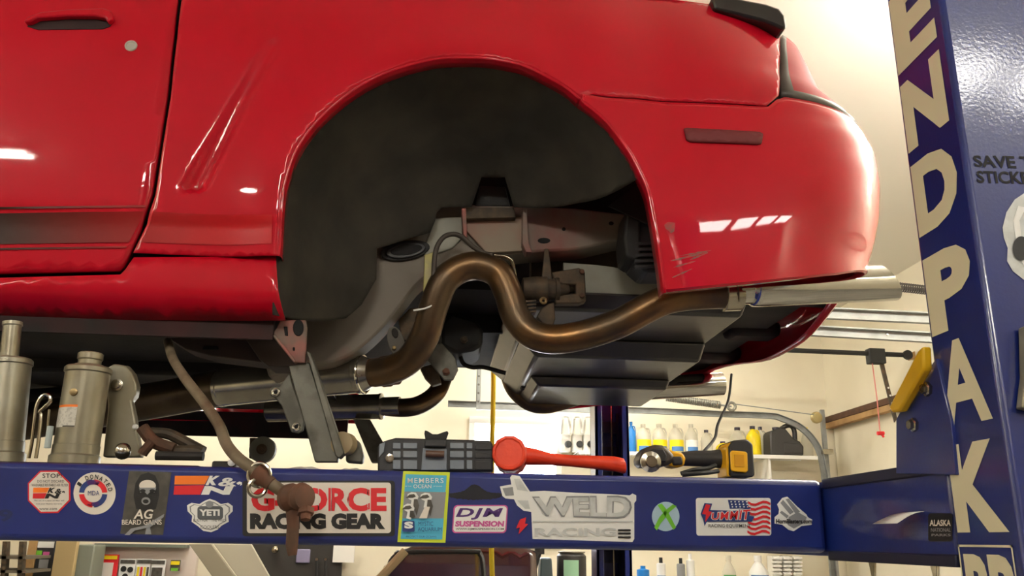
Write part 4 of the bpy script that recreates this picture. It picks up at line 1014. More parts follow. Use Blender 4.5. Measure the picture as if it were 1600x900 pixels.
MB().prism([kp(x, y) for x, y in ((665, 688), (663, 678), (664, 673), (668, 674), (676, 679), (684, 679), (692, 676), (699, 674), (701, 677), (697, 688))], (0, -.006, 0)).build('latch_wings', RUBBER, la, bevel=.001)

# orange mallet
mal = thing('mallet', 'orange rubber-coated mallet with a round head lying on the runway', 'mallet', P(870, 738, 1.40))
hc = P(806, 710, 1.36); hr_ = (P(834, 710, 1.36)-hc).length
hd = MB().lathe(hc+Vector((0, .09, 0)), (-.12, -1, .02), [(0, hr_*.86), (.008, hr_*.98), (.03, hr_*.92), (.07, hr_*.98), (.088, hr_*1.0), (.094, hr_*.95), (.095, hr_*.8), (.093, hr_*.78), (.093, 0)], 12).build('head', ORANGE, mal, bevel=.002)
hrow = []
hx = [(808, 697, 724), (826, 699, 727), (840, 702, 727), (860, 708, 727), (890, 711, 729), (930, 712, 733), (960, 713, 737), (974, 716, 740), (977, 722, 739)]
for x, y0, y1 in hx:
    a_, b_ = P(x, y0, 1.41), P(x, y1, 1.41); c_ = (a_+b_)/2; h = (a_.z-b_.z)/2
    hrow.append([c_+Vector((0, h*1.1*math.cos(rad(t)), h*math.sin(rad(t)))) for t in range(0, 361, 30)])
m2 = MB().grid(hrow); m2.flat(hrow[-1][:-1]); m2.build('handle', ORANGE, mal, smooth_=60)

# yellow and black angle grinder
gr = thing('angle_grinder', 'yellow and black cordless angle grinder resting on the runway', 'power tool', P(1100, 744, 1.42))
GYEL = mat('tool_yellow', (240, 178, 20), .4); GBLK = mat('tool_black', (40, 38, 36), .55, bump=.2)
gd = MB().prism([P(x, y, 1.405) for x, y in ((1000, 724), (1001, 714), (1005, 705), (1012, 698), (1024, 694), (1036, 695), (1046, 701), (1054, 710), (1056, 722), (1040, 728), (1008, 728))], (0, .06, 0)).build('guard', mat('guard_grey', (84, 76, 68), .4, .4), gr, bevel=.007)
MB().prism([P(x, y, 1.404) for x, y in ((1006, 722), (1009, 708), (1020, 701), (1036, 702), (1042, 712), (1040, 722))], (0, -.004, 0)).build('guard_rim', GBLK, gd, bevel=.002)
MB().prism([P(x, y, 1.3995) for x, y in ((1005, 710), (1008, 707), (1010, 711), (1007, 714))], (0, -.001, 0)).build('emblem', GYEL, gd)
MB().lathe(P(1016, 722, 1.40), (0, -1, 0), [(0, .017), (.006, .017), (.008, .010), (.012, .009)], 20).build('spindle', STEEL, gr)
MB().prism([P(x, y, 1.41) for x, y in ((1042, 700), (1052, 704), (1068, 708), (1072, 716), (1070, 728), (1058, 730), (1046, 728), (1042, 714))], (0, .04, 0)).build('gear_case', GYEL, gr, bevel=.004)
MB().prism([P(x, y, 1.405) for x, y in ((1050, 713), (1066, 713), (1068, 726), (1052, 727))], (0, .02, 0)).build('switch', GBLK, gr, bevel=.003)
ga = [(1066, 706, 728), (1085, 704, 729), (1110, 704, 730), (1125, 702, 732), (1134, 696, 738), (1150, 690, 744), (1160, 688, 745)]
hrow = []
for x, y0, y1 in ga:
    a_, b_ = P(x, y0, 1.43), P(x, y1, 1.43); c_ = (a_+b_)/2; h = (a_.z-b_.z)/2
    hrow.append([c_+Vector((0, h*.95*math.cos(rad(t)), h*math.sin(rad(t)))) for t in range(0, 361, 24)])
m2 = MB().grid(hrow); m2.flat(hrow[-1][:-1]); m2.flat(hrow[0][:-1]); m2.build('grip', GBLK, gr, smooth_=60)
MB().prism([P(x, y, 1.395) for x, y in ((1134, 698), (1142, 691), (1148, 690), (1140, 700), (1139, 742), (1144, 745), (1136, 744))], (0, .05, 0)).build('yellow_band', GYEL, gr, bevel=.002)
bt = MB().prism([P(x, y, 1.39) for x, y in ((1139, 698), (1145, 688), (1168, 686), (1177, 694), (1180, 742), (1176, 746), (1142, 745))], (0, .07, 0)).build('battery', GBLK, gr, bevel=.004)
MB().prism([P(x, y, 1.389) for x, y in ((1140, 707), (1143, 704), (1165, 706), (1167, 709), (1168, 735), (1165, 739), (1144, 737), (1141, 734))], (0, -.004, 0)).build('battery_face', GYEL, bt, bevel=.002)
MB().prism([P(x, y, 1.385) for x, y in ((1147, 710), (1162, 711), (1163, 730), (1148, 729))], (0, -.001, 0)).build('battery_recess', mat('tool_amber', (214, 150, 14), .4), bt)
k = 0
pl_ = thing('pliers', 'black handled pliers lying between the mallet and the grinder', 'pliers', P(1090, 742, 1.36))
for pts in ([(1064, 740, 1.36), (1085, 734, 1.36), (1105, 732, 1.37), (1118, 727, 1.38)], [(1066, 742, 1.35), (1090, 740, 1.35), (1110, 738, 1.36), (1122, 736, 1.37)]): MB().tube(catmull([P(*q) for q in pts], 5), .0035, 8).build('handle', RUBBER, pl_)
tag(MB().tube(catmull([P(*q) for q in ((1143, 585, 1.9), (1138, 625, 1.8), (1122, 662, 1.65), (1117, 684, 1.55), (1101, 704, 1.47), (1092, 712, 1.445))], 8), .0028, 8).build('power_cord', RUBBER), 'thin black cord hanging from the bumper down to the grinder', 'cord')
# yellow air hose hanging from above, behind the car
YH = mat('hose_yellow', (252, 226, 40), .5)
yh = [(772, 300, 3.6), (771, 450, 3.6), (770, 540, 3.6), (771, 600, 3.6), (769, 700, 3.6), (768, 800, 3.6), (768, 860, 3.6), (770, 930, 3.6), (772, 1010, 3.6)]
hp_ = [P(*q) for q in yh]; hp_[0] = Vector((hp_[0].x, hp_[0].y, CZ))
tag(MB().tube(catmull(hp_, 6), .0105, 10).build('air_hose', YH), 'yellow air hose hanging straight down behind the car', 'hose')

# ================================================================== far side of the garage
# tracks of the far overhead door
TY = 7.0
tk1 = thing('door_track', 'galvanised overhead door track curving down beside the jug shelf', 'door track', P(1290, 745, TY))
path = [P(x, y, TY) for x, y in ((700, 631), (985, 641), (1119, 647), (1200, 650), (1222, 655), (1248, 667), (1268, 686), (1280, 708), (1287, 740))]
path.append(Vector((path[-1].x, TY, FZ)))
pa = catmull(path[:-1], 6)+[path[-1]]
def cprof(path, w_, d_):
    rows = []
    for i, p in enumerate(path):
        t = (path[min(i+1, len(path)-1)]-path[max(i-1, 0)]).normalized(); n_ = Vector((0, 1, 0)).cross(t).normalized()
        rows.append([p+n_*w_/2+Vector((0, -d_, 0)), p+n_*w_/2, p-n_*w_/2, p-n_*w_/2+Vector((0, -d_, 0))])
    return MB().grid(rows)
cprof(pa, .05, .03).build('rail', GALVT, tk1, solid=.004, smooth_=20)
a_ = P(1283, 640, TY+.1); MB().box((a_.x-.005, TY+.1, FZ), (a_.x+.03, TY+.13, a_.z)).build('upright', GALVT, tk1)
c_ = P(1274, 653, TY+.05); MB().lathe(c_, (0, -1, 0), [(0, .04), (.012, .05), (.02, .036), (.03, .05), (.04, .04), (.044, .012)], 24).build('pulley', mat('pulley_brass', (176, 160, 110), .45, .4), tk1)
MB().box((P(1282, 700, TY).x, TY-.03, P(1282, 710, TY).z), (P(1300, 700, TY).x, TY+.06, P(1282, 702, TY).z)).build('clamp', STEEL, tk1, bevel=.004)
# hanger of perforated angle above the window
ha = thing('track_hanger', 'perforated angle hanger with a rail above the wall window', 'hanger', P(750, 635, 6.9))
a_, b_ = P(750, 500, 6.9), P(747, 635, 6.9)
an = MB(); xc = b_.x; an.box((xc-.018, 6.9, b_.z), (xc+.018, 6.904, CZ)); an.box((xc-.018, 6.9, b_.z), (xc-.014, 6.93, CZ)); an.build('perforated_angle', GALVT, ha)
for k in range(14): MB().lathe((xc, 6.8995, b_.z+.04+k*.07), (0, -1, 0), [(0, .009), (.0015, .009), (.0015, 0)], 12).build('hole', mat('hole_dark', (90, 88, 80), .7), ha)
a_, b_ = P(744, 634, 6.88), P(925, 644, 6.88)
MB().box((a_.x, 6.87, a_.z-.03), (b_.x, 6.9, a_.z+.012)).build('rail', GALVT, ha, bevel=.002)
# springs
def coil(a, b, R, r, turns, name, M, parent=None):
    a, b = Vector(a), Vector(b); ax = (b-a).normalized(); u = ax.orthogonal().normalized(); v = ax.cross(u); n = int(turns*10)
    return MB().tube([a.lerp(b, k/n)+(u*math.cos(2*math.pi*k/10)+v*math.sin(2*math.pi*k/10))*R for k in range(n+1)], r, 5).build(name, M, parent)
s1 = thing('extension_spring', 'grey extension spring with an eye pulley above the jug shelf', 'spring', P(1126, 633, 6.85))
coil(P(1040, 621, 6.85), P(1126, 633, 6.85), .028, .0055, 30, 'coil', mat('spring_grey', (128, 126, 116), .5, .6), s1)
a_ = P(1040, 621, 6.85); MB().tube([a_, P(1010, 617, 6.85), Vector((P(1010, 617, 6.85).x, 6.85, CZ))], .006, 6).build('hanger_rod', GALVT, s1)
c_ = P(1143, 635, 6.85); MB().ring(c_, (0, 1, 0), .032, .012).build('pulley', mat('pulley_dull', (138, 136, 124), .5, .4), s1); MB().tube([P(1126, 633, 6.85), c_], .008, 8).build('hook', GALVT, s1)
MB().tube([P(1146, 631, 6.85), P(1272, 648, 6.95)], .004, 6).build('lift_cable', GALVT, s1)
# near door's tracks and spring
NY = 3.9
for (x0, y0, x1, y1, h, lab) in ((1180, 477, 1475, 491, .05, 'upper galvanised door track behind the exhaust tip'), (1180, 505, 1475, 522, .045, 'lower galvanised door track behind the exhaust tip')):
    t = thing('door_track', lab, 'door track', P(x0, y0, NY)); a_, b_ = P(x0, y0, NY), P(x1, y1, NY); d = (b_-a_).normalized(); b_ = a_+d*((XR-a_.x)/d.x)
    MB().prism([a_, b_, b_-Vector((0, 0, h)), a_-Vector((0, 0, h))], (0, .004, 0)).build('web', GALVT, t)
    for dz in (0, h): MB().prism([a_-Vector((0, 0, dz)), b_-Vector((0, 0, dz)), b_-Vector((0, 0, dz+.006)), a_-Vector((0, 0, dz+.006))], (0, -.03, 0)).build('lip', GALVT, t)
    if 'lower' in lab:
        for k in range(4): MB().lathe(a_.lerp(b_, .15+.2*k)-Vector((0, .0, .02)), (0, -1, 0), [(0, .007), (.004, .006), (.005, 0)], 10).build('bolt', STEEL, t)
s2 = thing('extension_spring', 'dark coil spring stretched between the exhaust tip and the lift post', 'spring', P(1420, 449, 3.8))
a_, b_ = P(1330, 440, 3.8), P(1480, 457, 3.8)
coil(a_, b_, .021, .0035, 44, 'coil', mat('spring_dark', (70, 66, 60), .45, .7), s2)
MB().tube([a_+Vector((-.4, 0, -.0)), a_], .004, 6).build('end_hook', STEEL, s2); MB().tube([b_, b_+(b_-a_)*((XR-b_.x)/(b_-a_).x)], .004, 6).build('end_hook', STEEL, s2)
# opener rail with trolley, arm and red pull cord
e_ = PX(1420, 555, XR-.05); OY = e_.y; oz = e_.z
op = thing('door_opener', 'black overhead door opener rail with trolley and hinged arm', 'door opener', (e_.x, OY, oz))
s_ = P(1180, 547, OY)
MB().tube([s_+Vector((-1.2, 0, .02)), e_], .018, 8).build('rail', RUBBER, op)
t_ = P(1368, 556, OY)
MB().box((t_.x-.06, OY-.035, t_.z-.06), (t_.x+.06, OY+.035, t_.z+.05)).build('trolley', RUBBER, op, bevel=.006)
MB().tube([P(1366, 562, OY), P(1366, 568, OY)], .03, 10).build('release_lever', RUBBER, op)
MB().prism([P(x, y, OY) for x, y in ((1373, 560), (1379, 559), (1402, 654), (1398, 660))], (0, .012, 0)).build('arm', CAST, op)
for x, y in ((1388, 606), (1391, 618), (1394, 630), (1397, 641)): MB().lathe(P(x, y, OY-.001), (0, -1, 0), [(0, .007), (.002, .007), (.002, 0)], 10).build('hole', WHITE, op)
MB().lathe(P(1417, 555, OY), (0, -1, 0), [(0, .035), (.02, .035)], 16).build('pulley', RUBBER, op)
MB().prism([P(x, y, OY) for x, y in ((1418, 554), (1448, 540), (1460, 545), (1440, 558), (1424, 562))], (0, .04, 0)).build('header_block', WOOD, op)
pc = thing('pull_cord', 'thin cord with a red handle hanging from the door opener', 'cord', P(1376, 680, OY-.02))
MB().tube([P(1363, 568, OY-.02), P(1370, 620, OY-.02), P(1375, 675, OY-.02)], .004, 6).build('cord', mat('cord_pink', (196, 110, 100), .6), pc)
MB().tube([P(1371, 677, OY-.02), P(1381, 677, OY-.02)], .014, 8).build('handle', REDV, pc); MB().tube([P(1376, 677, OY-.02), P(1381, 683, OY-.02)], .008, 8).build('tail', REDV, pc)
# conduit on the ceiling
a_, b_ = P(1232, 52, 3.1), P(1388, 58, 3.1)
tag(MB().tube([a_+(a_-b_)*2, b_], .011, 12).build('conduit', mat('conduit_white', (226, 228, 216), .5)), 'pale straight conduit below the ceiling beside the lift post', 'conduit')

# white wire shelf with jugs
zs_ = P(1200, 711, 6.95).z
shf = thing('wire_shelf', 'white wire shelf on the back wall holding jugs and cans', 'shelf', (2.5, 7.1, zs_))
x0, x1 = P(905, 711, 6.95).x, 3.1
MB().box((x0, 6.93, zs_-.03), (x1, 6.945, zs_)).build('front_rail', FRAMEW, shf); MB().box((x0, 7.27, zs_-.012), (x1, 7.285, zs_)).build('back_rail', FRAMEW, shf)
wr = MB()
n = int((x1-x0)/.025)
for k in range(n): wr.box((x0+k*.025, 6.935, zs_-.005), (x0+k*.025+.005, 7.28, zs_))
w_o = wr.build('wire_deck', FRAMEW, shf); w_o['kind'] = 'stuff'
MB().box((P(1185, 745, 7.2).x, 6.95, zs_-.6), (P(1185, 745, 7.2).x+.02, 7.28, zs_-.03)).build('side_panel', FRAMEW, shf)
CLEARJ = mat('jug_clear', (226, 222, 204), .3, alpha=.55, trans=.2); YL = mat('label_yellow', (238, 214, 20), .5); BLUEJ = mat('jug_blue', (30, 120, 196), .4); YELJ = mat('jug_yellow', (240, 214, 24), .4); GREYC = mat('cap_dark', (50, 46, 60), .5); BLKJ = mat('can_black', (44, 42, 40), .5, bump=.15); LBLU = mat('label_blue', (70, 120, 176), .5)
def jug(px, w_px, top_py, M, label, Y=7.08, cap=GREYC, lab=None, group=None, square=False):
    b = P(px, 707, Y); b.z = zs_; h = max(.1, P(px, top_py, Y).z-zs_); r = w_px/2*(b-CAM).length/F
    t = thing('jug', label, 'jug', b, group)
    pr = [(0, r*.92), (.008, r), (h*.55, r), (h*.68, r*.86), (h*.82, r*.5), (h*.88, r*.3), (h*.9, r*.28)]
    MB().lathe(b, (0, 0, 1), pr, 4 if square else 20).build('body', M, t, smooth_=50)
    MB().lathe(b+Vector((0, 0, h*.9)), (0, 0, 1), [(0, r*.36), (h*.1, r*.36)], 14).build('cap', cap, t)
    hd_ = [b+Vector((r*.35, 0, h*.86)), b+Vector((r*.75, 0, h*.84)), b+Vector((r*.92, 0, h*.7)), b+Vector((r*.9, 0, h*.56))]
    MB().tube(catmull(hd_, 4), r*.12, 8).build('handle', M, t)
    if lab:
        rr_ = []
        for hh in (.06, .46): rr_.append([b+Vector((r*1.01*math.cos(rad(a)), -r*1.01*math.sin(rad(a)), h*hh)) for a in range(20, 161, 14)])
        l_ = MB().grid(rr_).build('label', lab, t)
        rr_ = []
        for hh in (.08, .24): rr_.append([b+Vector((r*1.02*math.cos(rad(a)), -r*1.02*math.sin(rad(a)), h*hh)) for a in range(40, 141, 10)])
        MB().grid(rr_).build('label_print', LBLU, l_)
    return t
jug(987, 14, 659, BLUEJ, 'blue jug at the left end of the shelf beside the far post', cap=BLUEJ)
jug(1006, 23, 663, CLEARJ, 'clear jug with yellow label next to the blue jug', lab=YL, cap=CLEARJ)
jug(1031, 23, 663, CLEARJ, 'second clear jug with yellow label from the blue jug', lab=YL, cap=CLEARJ)
jug(1057, 23, 663, CLEARJ, 'third clear jug with yellow label from the blue jug', lab=YL, cap=CLEARJ)
jug(1081, 20, 663, CLEARJ, 'plain clear jug right of the three yellow labels', cap=CLEARJ, lab=WHITE)
jug(1105, 18, 672, CLEARJ, 'clear jug with a dark cap behind the black cord', cap=GREYC)
jug(1130, 22, 690, YELJ, 'low yellow bottle behind the grinder', cap=mat('cap_purple', (70, 50, 120), .5))
t = jug(1154, 24, 668, CLEARJ, 'wide clear jar with a grey lid above the grinder battery', cap=GREYC)
jug(1178, 22, 666, YELJ, 'leaning yellow oil bottle beside the black can', cap=GREYC)
jug(1190, 16, 667, CLEARJ, 'clear bottle half hidden behind the yellow oil bottle', Y=7.2, cap=GREYC)
jug(1262, 16, 668, CLEARJ, 'clear bottle with yellow cap behind the black can', Y=7.2, cap=YELJ)
gcan = thing('fuel_can', 'black plastic fuel can with a top handle at the shelf end', 'fuel can', P(1228, 710, 7.03))
gp = [(1204, 710), (1203, 676), (1206, 671), (1218, 667), (1226, 666), (1240, 683), (1250, 688), (1256, 696), (1256, 710)]
base = P(1228, 710, 6.97); dz = zs_-base.z+.002
MB().prism([P(x, y, 6.97)+Vector((0, 0, dz)) for x, y in gp], (0, .17, 0)).build('body', BLKJ, gcan, bevel=.012)
MB().tube(catmull([P(x, y, 7.05)+Vector((0, 0, dz)) for x, y in ((1220, 669), (1228, 664), (1236, 664), (1241, 672), (1242, 686))], 5), .02, 10).build('handle', BLKJ, gcan)
MB().lathe(P(1212, 670, 7.05)+Vector((0, 0, dz)), (0, 0, 1), [(0, .03), (.02, .03)], 14).build('cap', GREYC, gcan)
MB().prism([P(x, y, 6.968)+Vector((0, 0, dz)) for x, y in ((1224, 690), (1252, 692), (1253, 706), (1226, 706))], (0, -.004, 0)).build('raised_panel', BLKJ, gcan, bevel=.002)
# white hanging hooks on the wall
for i, x in enumerate((884, 902, 919)):
    t = thing('wall_hook', ('white plastic tool hanger nearest the wall window', 'middle one of three white plastic tool hangers', 'white plastic tool hanger next to the far post')[i], 'hanger', P(x, 700, 7.2), 'three hangers beside the wall window')
    lo = [(x-5, 655, 7.1), (x-4, 651, 7.1), (x+3, 651, 7.1), (x+5, 656, 7.1), (x+7, 676, 7.1)]
    MB().tube(catmull([P(*q) for q in lo]+[P(x+7, 678, 7.22)], 4), .012, 8).build('hook', FRAMEW, t); MB().tube([P(x-5, 655, 7.1), P(x-7, 678, 7.15)], .012, 8).build('hook', FRAMEW, t)
    a_, b_ = P(x-8, 678, 7.18), P(x+7, 706, 7.18); MB().box((a_.x, 7.16, b_.z), (b_.x, 7.26, a_.z)).build('holder', FRAMEW, t, bevel=.01)
    MB().lathe(P(x+4, 694, 7.15), (0, -1, 0), [(0, .03), (.02, .022), (.02, 0)], 12).build('clip', RUBBER, t)
# bench along the back wall, only its top third shows below the runway
bench = thing('bench_shelf', 'pale shelf on the back wall seen below the runway', 'shelf', (2.0, 7.1, 1.0))
MB().box((.95, 6.85, 1.05), (3.08, 7.29, 1.08)).build('board', FRAMEW, bench, bevel=.003)
for x in (1.0, 2.0, 3.0): MB().box((x, 6.9, FZ), (x+.04, 7.28, 1.05)).build('leg', FRAMEW, bench)
def bottle_(px, w_px, top, label, M, capM, prof=None, Y=7.0, labM=None):
    b = P(px, 890, Y); b.z = 1.08; h = P(px, top, Y).z-1.08; r = w_px/2*(b-CAM).length/F
    t = thing('bottle', label, 'bottle', b, 'bottles on the back shelf')
    MB().lathe(b, (0, 0, 1), prof(h, r) if prof else [(0, r*.9), (.01, r), (h*.62, r), (h*.76, r*.6), (h*.84, r*.36), (h*.86, r*.34)], 18).build('body', M, t, smooth_=50)
    MB().lathe(b+Vector((0, 0, h*.86)), (0, 0, 1), [(0, r*.42), (h*.14, r*.4)], 14).build('cap', capM, t)
    if labM: MB().grid([[b+Vector((r*1.02*math.cos(rad(a)), -r*1.02*math.sin(rad(a)), h*hh)) for a in range(20, 161, 14)] for hh in (.15, .55)]).build('label', labM, t)
sq = lambda h, r: [(0, r), (h*.84, r), (h*.85, r*.8), (h*.86, r*.8)]
bottle_(1033, 13, 871, 'white tube bottle with a black cap and blue print', WHITE, BLACK, sq, labM=LBLU)
bottle_(1064, 12, 872, 'grey tube bottle with a black cap', GREYV, BLACK, sq)
bottle_(1079, 12, 865, 'plain white tall bottle', WHITE, WHITE, sq)
bottle_(1139, 19, 868, 'clear spray bottle with a green label', CLEARJ, CLEARJ, labM=mat('label_green', (60, 140, 70), .5))
bottle_(1185, 27, 868, 'large white jug with a blue band', WHITE, WHITE, labM=LBLU)
for i, x in enumerate((1214, 1230, 1246)):
    t = thing('bottle_rack', ('white ribbed rack strip next to the large white jug', 'middle white ribbed rack strip', 'white ribbed rack strip nearest the corner')[i], 'rack', P(x, 890, 7.15), 'white ribbed strips')
    for k in range(5): a_ = P(x, 872+k*6, 7.12); MB().box((a_.x-.035, 7.1, a_.z-.012), (a_.x+.035, 7.16, a_.z+.008)).build('rib', FRAMEW, t, bevel=.004)
    MB().box((P(x, 890, 7.15).x-.03, 7.16, 1.085), (P(x, 890, 7.15).x+.03, 7.28, P(x, 869, 7.15).z)).build('spine', FRAMEW, t)
tag(MB().lathe(P(1005, 905, 6.95), (0, 0, 1), [(0, .05), (.07, .05), (.08, .02), (.1, .02)], 14).build('bottle', BLUEJ), 'short blue bottle next to the far post below the runway', 'bottle')
# workbench stuff right of the truck
drum = thing('oil_can', 'black can with a pale green label standing behind the runway', 'can', P(893, 900, 6.3))
b = P(893, 880, 6.3); b.z = .95; tp = P(893, 864, 6.3).z; r = .105
MB().lathe(b, (0, 0, 1), [(0, r), (tp-.95-.02, r), (tp-.95, r*.8), (tp-.94, r*.7)], 28).build('body', BLKJ, drum)
MB().grid([[b+Vector((r*1.01*math.cos(rad(a)), -r*1.01*math.sin(rad(a)), hh)) for a in range(70, 131, 10)] for hh in (.30, .42)]).build('label', mat('label_mint', (150, 196, 160), .5), drum)
MB().lathe(b+Vector((0, 0, tp-.95)), (0, 0, 1), [(0, r*.9), (.01, r*.95), (.014, r*.5)], 20).build('lid', SILVER, drum)
st_ = thing('tool_stand', 'black tool stand between the pickup and the can', 'stand', P(850, 900, 6.2))
MB().prism([P(x, y, 6.2) for x, y in ((845, 872), (862, 872), (866, 930), (843, 930))], (0, .15, 0)).build('body', mat('stand_grey', (58, 72, 76), .5), st_, bevel=.01)
MB().tube([P(822, 915, 6.15), P(838, 862, 6.15)], .04, 10).build('strut', RUBBER, st_)
MB().lathe(P(843, 866, 6.15), (0, 0, 1), [(0, .035), (.04, .035), (.05, .02)], 12).build('knob', RUBBER, st_)
MB().box((P(820, 880, 6.2).x, 6.05, FZ), (P(925, 880, 6.2).x, 6.55, .948)).build('cabinet', DARKPL, st_, bevel=.01)
# dark pickup truck
TRM = mat('truck_maroon', (52, 22, 20), .22, 0, 1., rgb2=(60, 26, 22), nscale=3); TGL = mat('truck_glass', (112, 94, 78), .06, 0, .5)
TYN = 4.3
tru = thing('pickup_truck', 'dark maroon pickup truck cab seen below the runway', 'truck', (P(700, 900, TYN).x, TYN+.8, FZ))
tz = P(700, 853, TYN).z
X_ = lambda x: P(x, 880, TYN).x
zb0 = P(700, 925, TYN).z-.1
# cab side with the window opening
outer = [(X_(560), zb0), (X_(600), P(600, 885, TYN).z), (X_(628), tz-.025), (X_(640), tz-.008), (X_(660), tz), (X_(800), tz), (X_(828), tz-.006), (X_(838), tz-.03), (X_(845), zb0)]
hole = [(P(x, y, TYN).x, P(x, y, TYN).z) for x, y in ((602, 930), (607, 885), (618, 868), (632, 863), (740, 862), (750, 866), (755, 880), (758, 930))]
tpl = lambda X, Z: TYN+.10*max(0, (Z-1.0))**1.5
sidep = panel_mb(outer, tpl, .05, [hole]).build('cab_side', TRM, tru, solid=.03, smooth_=50)
panel_mb([((x-.18)*1.02+.18*1, z-.0) for x, z in hole], lambda X, Z: tpl(X, Z)+.02, .1).build('side_window', TGL, sidep, solid=.004)
MB().tube(catmull([Vector((x, tpl(x, z)-.002, z)) for x, z in hole], 3), .012, 8).build('window_seal', BLACK, sidep)
rr_ = []
for x, z in ((X_(628), tz-.03), (X_(660), tz), (X_(740), tz+.012), (X_(800), tz), (X_(836), tz-.03)):
    rr_.append([Vector((x, TYN+.05+1.45*k/8, z+.035*math.sin(math.pi*k/8))) for k in range(9)])
MB().grid(rr_).build('roof', TRM, tru, solid=-.02)
ws = [[Vector((lerp(X_(630), X_(545), t), TYN+.05+.0*t+1.45*k/6, lerp(tz-.02, zb0+.02, t))) for k in range(7)] for t in (0, .5, 1)]
MB().grid(ws).build('windshield', GLASS, tru, solid=.005)
MB().tube([(X_(632), TYN+.02, tz-.025), (X_(548), TYN-.01, zb0)], .022, 8).build('roof_pillar', mat('pillar_pale', (168, 150, 116), .3, .3), tru)
MB().box((X_(380), TYN-.04, FZ+.5), (X_(548), TYN+1.6, zb0-.0)).build('hood', TRM, tru, bevel=.05)
MB().box((X_(545), TYN-.03, FZ+.45), (X_(848), TYN+1.6, zb0+.01)).build('cab_lower', TRM, tru, bevel=.02)
MB().box((X_(850), TYN-.04, FZ+.5), (X_(850)+1.6, TYN+1.6, .75)).build('truck_bed', TRM, tru, bevel=.02)
for x in (X_(440), X_(850)+.8): MB().lathe((x, TYN-.03, FZ+.37), (0, 1, 0), [(0, .2), (.01, .34), (.03, .37), (.2, .37), (.22, .34)], 28).build('wheel', RUBBER, tru)
# black tool panel with tags
tb_ = thing('tool_board', 'black tool board with hanging tags on the back wall', 'tool board', P(460, 900, 7.2))
a_, b_ = P(392, 848, 7.22), P(530, 935, 7.22)
MB().box((a_.x, 7.2, b_.z), (b_.x, 7.27, a_.z)).build('board', mat('board_black', (42, 38, 34), .7), tb_, bevel=.004)
a_, b_ = P(522, 852, 7.2), P(553, 879, 7.2); MB().box((a_.x, 7.17, b_.z), (b_.x, 7.2, a_.z)).build('white_card', FRAMEW, tb_)
a_, b_ = P(464, 858, 7.2), P(484, 880, 7.2); MB().box((a_.x, 7.18, b_.z), (b_.x, 7.2, a_.z)).build('tag', mat('tag_lilac', (128, 122, 150), .5), tb_, bevel=.008)
MB().lathe(P(430, 859, 7.17), (0, -1, 0), [(0, .03), (.02, .025), (.03, .01)], 12).build('knob', STEEL, tb_)
for x in (495, 509): MB().tube([P(x, 876, 7.16), P(x, 905, 7.16)], .012, 8).build('tool', RUBBER, tb_); MB().lathe(P(x, 874, 7.16), (0, -1, 0), [(0, .012), (.01, .012)], 8).build('peg', STEEL, tb_)
# boards leaning at the left of the truck
for i, (pts, M, lab) in enumerate((([(295, 850), (330, 850), (392, 935), (356, 935)], mat('board_tan', (140, 132, 112), .7), 'narrow tan board leaning beside the pegboard'), ([(334, 850), (392, 850), (440, 935), (396, 935)], mat('board_grey', (176, 170, 150), .7), 'wide pale board leaning beside the black tool board'))):
    tag(MB().prism([P(x, y, 6.6+.1*i) for x, y in pts], (0, .04, 0)).build('leaning_board', M, bevel=.004), lab, 'board', 'leaning boards')
# pegboard with packs
pb = thing('pegboard', 'white pegboard hung with small packs on the back wall', 'pegboard', P(220, 900, 7.25))
a_, b_ = P(146, 848, 7.24), P(300, 940, 7.24)
MB().box((a_.x, 7.23, b_.z), (b_.x, 7.285, a_.z)).build('board', mat('peg_white', (222, 208, 196), .7), pb)
a_, b_ = P(150, 849, 7.15), P(292, 856, 7.15); MB().box((a_.x, 7.12, b_.z), (b_.x, 7.22, a_.z)).build('strip', mat('strip_grey', (96, 104, 92), .6), pb)
PACKS = ((142, 866, 178, 925, REDV, OFFW, 'red framed pack on the pegboard'), (188, 873, 206, 925, WHITE, CHAR, 'white pack with black discs on the pegboard'), (214, 873, 232, 925, WHITE, YELJ, 'pack with yellow stripes on the pegboard'), (236, 874, 253, 925, WHITE, CHAR, 'white pack with a dark header on the pegboard'), (267, 875, 280, 892, CHAR, GREENV, 'small dark gauge with red leads on the pegboard'))
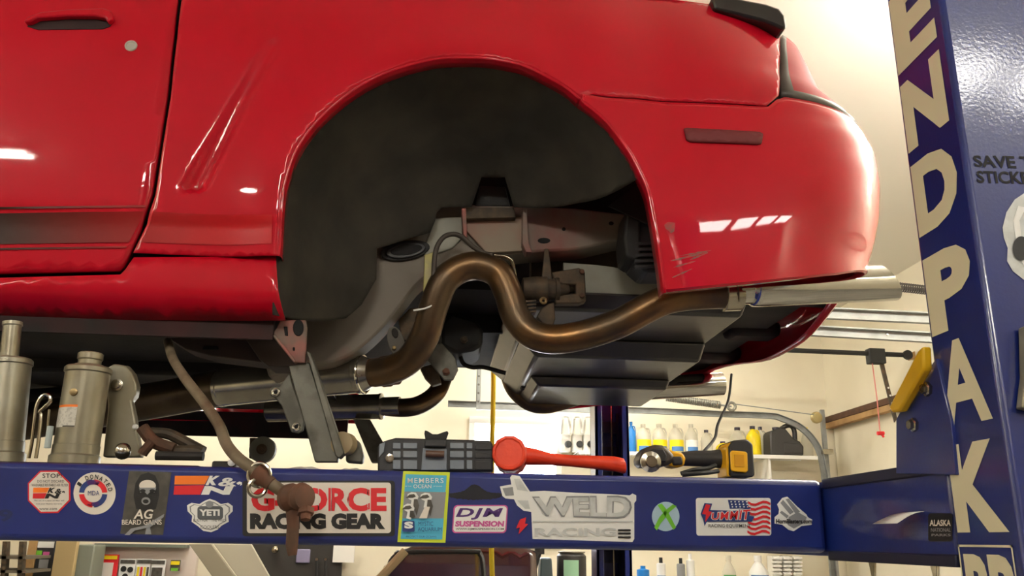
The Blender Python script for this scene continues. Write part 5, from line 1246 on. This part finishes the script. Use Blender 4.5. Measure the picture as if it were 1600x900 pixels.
for x0, y0, x1, y1, M1, M2, lab in PACKS:
    a_, b_ = P(x0, y0, 7.16), P(x1, y1, 7.16); t = thing('hanging_pack', lab, 'pack', ((a_.x+b_.x)/2, 7.16, b_.z), 'packs on the pegboard')
    cdp = MB().box((a_.x, 7.16, b_.z), (b_.x, 7.175, a_.z)).build('card', M1, t, bevel=.003)
    h = a_.z-b_.z; w_ = b_.x-a_.x
    MB().box((a_.x+w_*.05, 7.155, a_.z-.035), (b_.x-w_*.05, 7.16, a_.z-.008)).build('header', CHAR if M1 is WHITE else YELJ, t)
    if 'discs' in lab:
        for u, v in ((.3, .075), (.72, .08), (.45, .13)): MB().lathe((a_.x+w_*u, 7.158, a_.z-v), (0, -1, 0), [(0, .022), (.004, .022)], 14).build('disc', BLACK, t)
    elif 'stripes' in lab:
        for k in range(4): MB().box((a_.x+w_*(.12+.2*k), 7.154, a_.z-.16), (a_.x+w_*(.24+.2*k), 7.16, a_.z-.06)).build('stripe', (YELJ, REDV, YELJ, CHAR)[k], t)
    else: MB().box((a_.x+w_*.15, 7.154, max(b_.z, a_.z-.2)), (b_.x-w_*.15, 7.16, a_.z-.06)).build('print', M2, t)
# left shelf end: posts, dark cabinet with decals, grey box
for (x0, x1, Y, M, nm, lab, cat) in ((41, 55, 6.9, WOOD, 'timber_post', 'thin timber post beside the dark cabinet', 'post'), (84, 117, 6.8, mat('cardboard', (176, 154, 108), .8), 'cardboard_sheet', 'tan cardboard sheet between the dark cabinet and the grey box', 'cardboard')):
    tag(MB().box((P(x0, 870, Y).x, Y, FZ), (P(x1, 870, Y).x, Y+.05, 1.46)).build(nm, M, bevel=.004), lab, cat)
cb_ = thing('dark_cabinet', 'dark cabinet with small decals at the lower left', 'cabinet', P(70, 900, 6.9))
MB().box((P(56, 870, 6.9).x, 6.9, FZ), (P(84, 870, 6.9).x, 7.2, 1.45)).build('body', DARKPL, cb_, bevel=.006)
for x0, y0, x1, y1, M in ((58, 846, 84, 856, WHITE), (54, 860, 64, 873, GREENV), (68, 862, 76, 872, MAGENTA), (62, 874, 74, 888, GREYV)):
    a_, b_ = P(x0, y0, 6.9), P(x1, y1, 6.9); MB().box((max(a_.x, P(56, 870, 6.9).x), 6.897, b_.z), (b_.x, 6.9, a_.z)).build('decal', M, cb_)
tag(MB().box((P(117, 870, 6.85).x, 6.87, .7), (P(144, 870, 6.85).x, 7.1, P(130, 851, 6.85).z)).build('grey_box', mat('box_grey', (122, 126, 112), .6), bevel=.01), 'grey green metal box left of the pegboard', 'box')
sf = thing('tool_shelf', 'dark metal shelf frame at the lower left corner of the view', 'shelf', P(15, 900, 6.4))
for x in (-30, 4, 30): MB().prism([P(x, 846, 6.4), P(x+7, 846, 6.4), P(x+2, 935, 6.4), P(x-6, 935, 6.4)], (0, .05, 0)).build('upright', CAST, sf)
for y in (868, 890): a_, b_ = P(-40, y, 6.4), P(40, y, 6.4); MB().box((a_.x, 6.4, a_.z-.02), (b_.x, 6.8, a_.z)).build('shelf_board', mat('shelf_tan', (96, 88, 74), .7), sf)
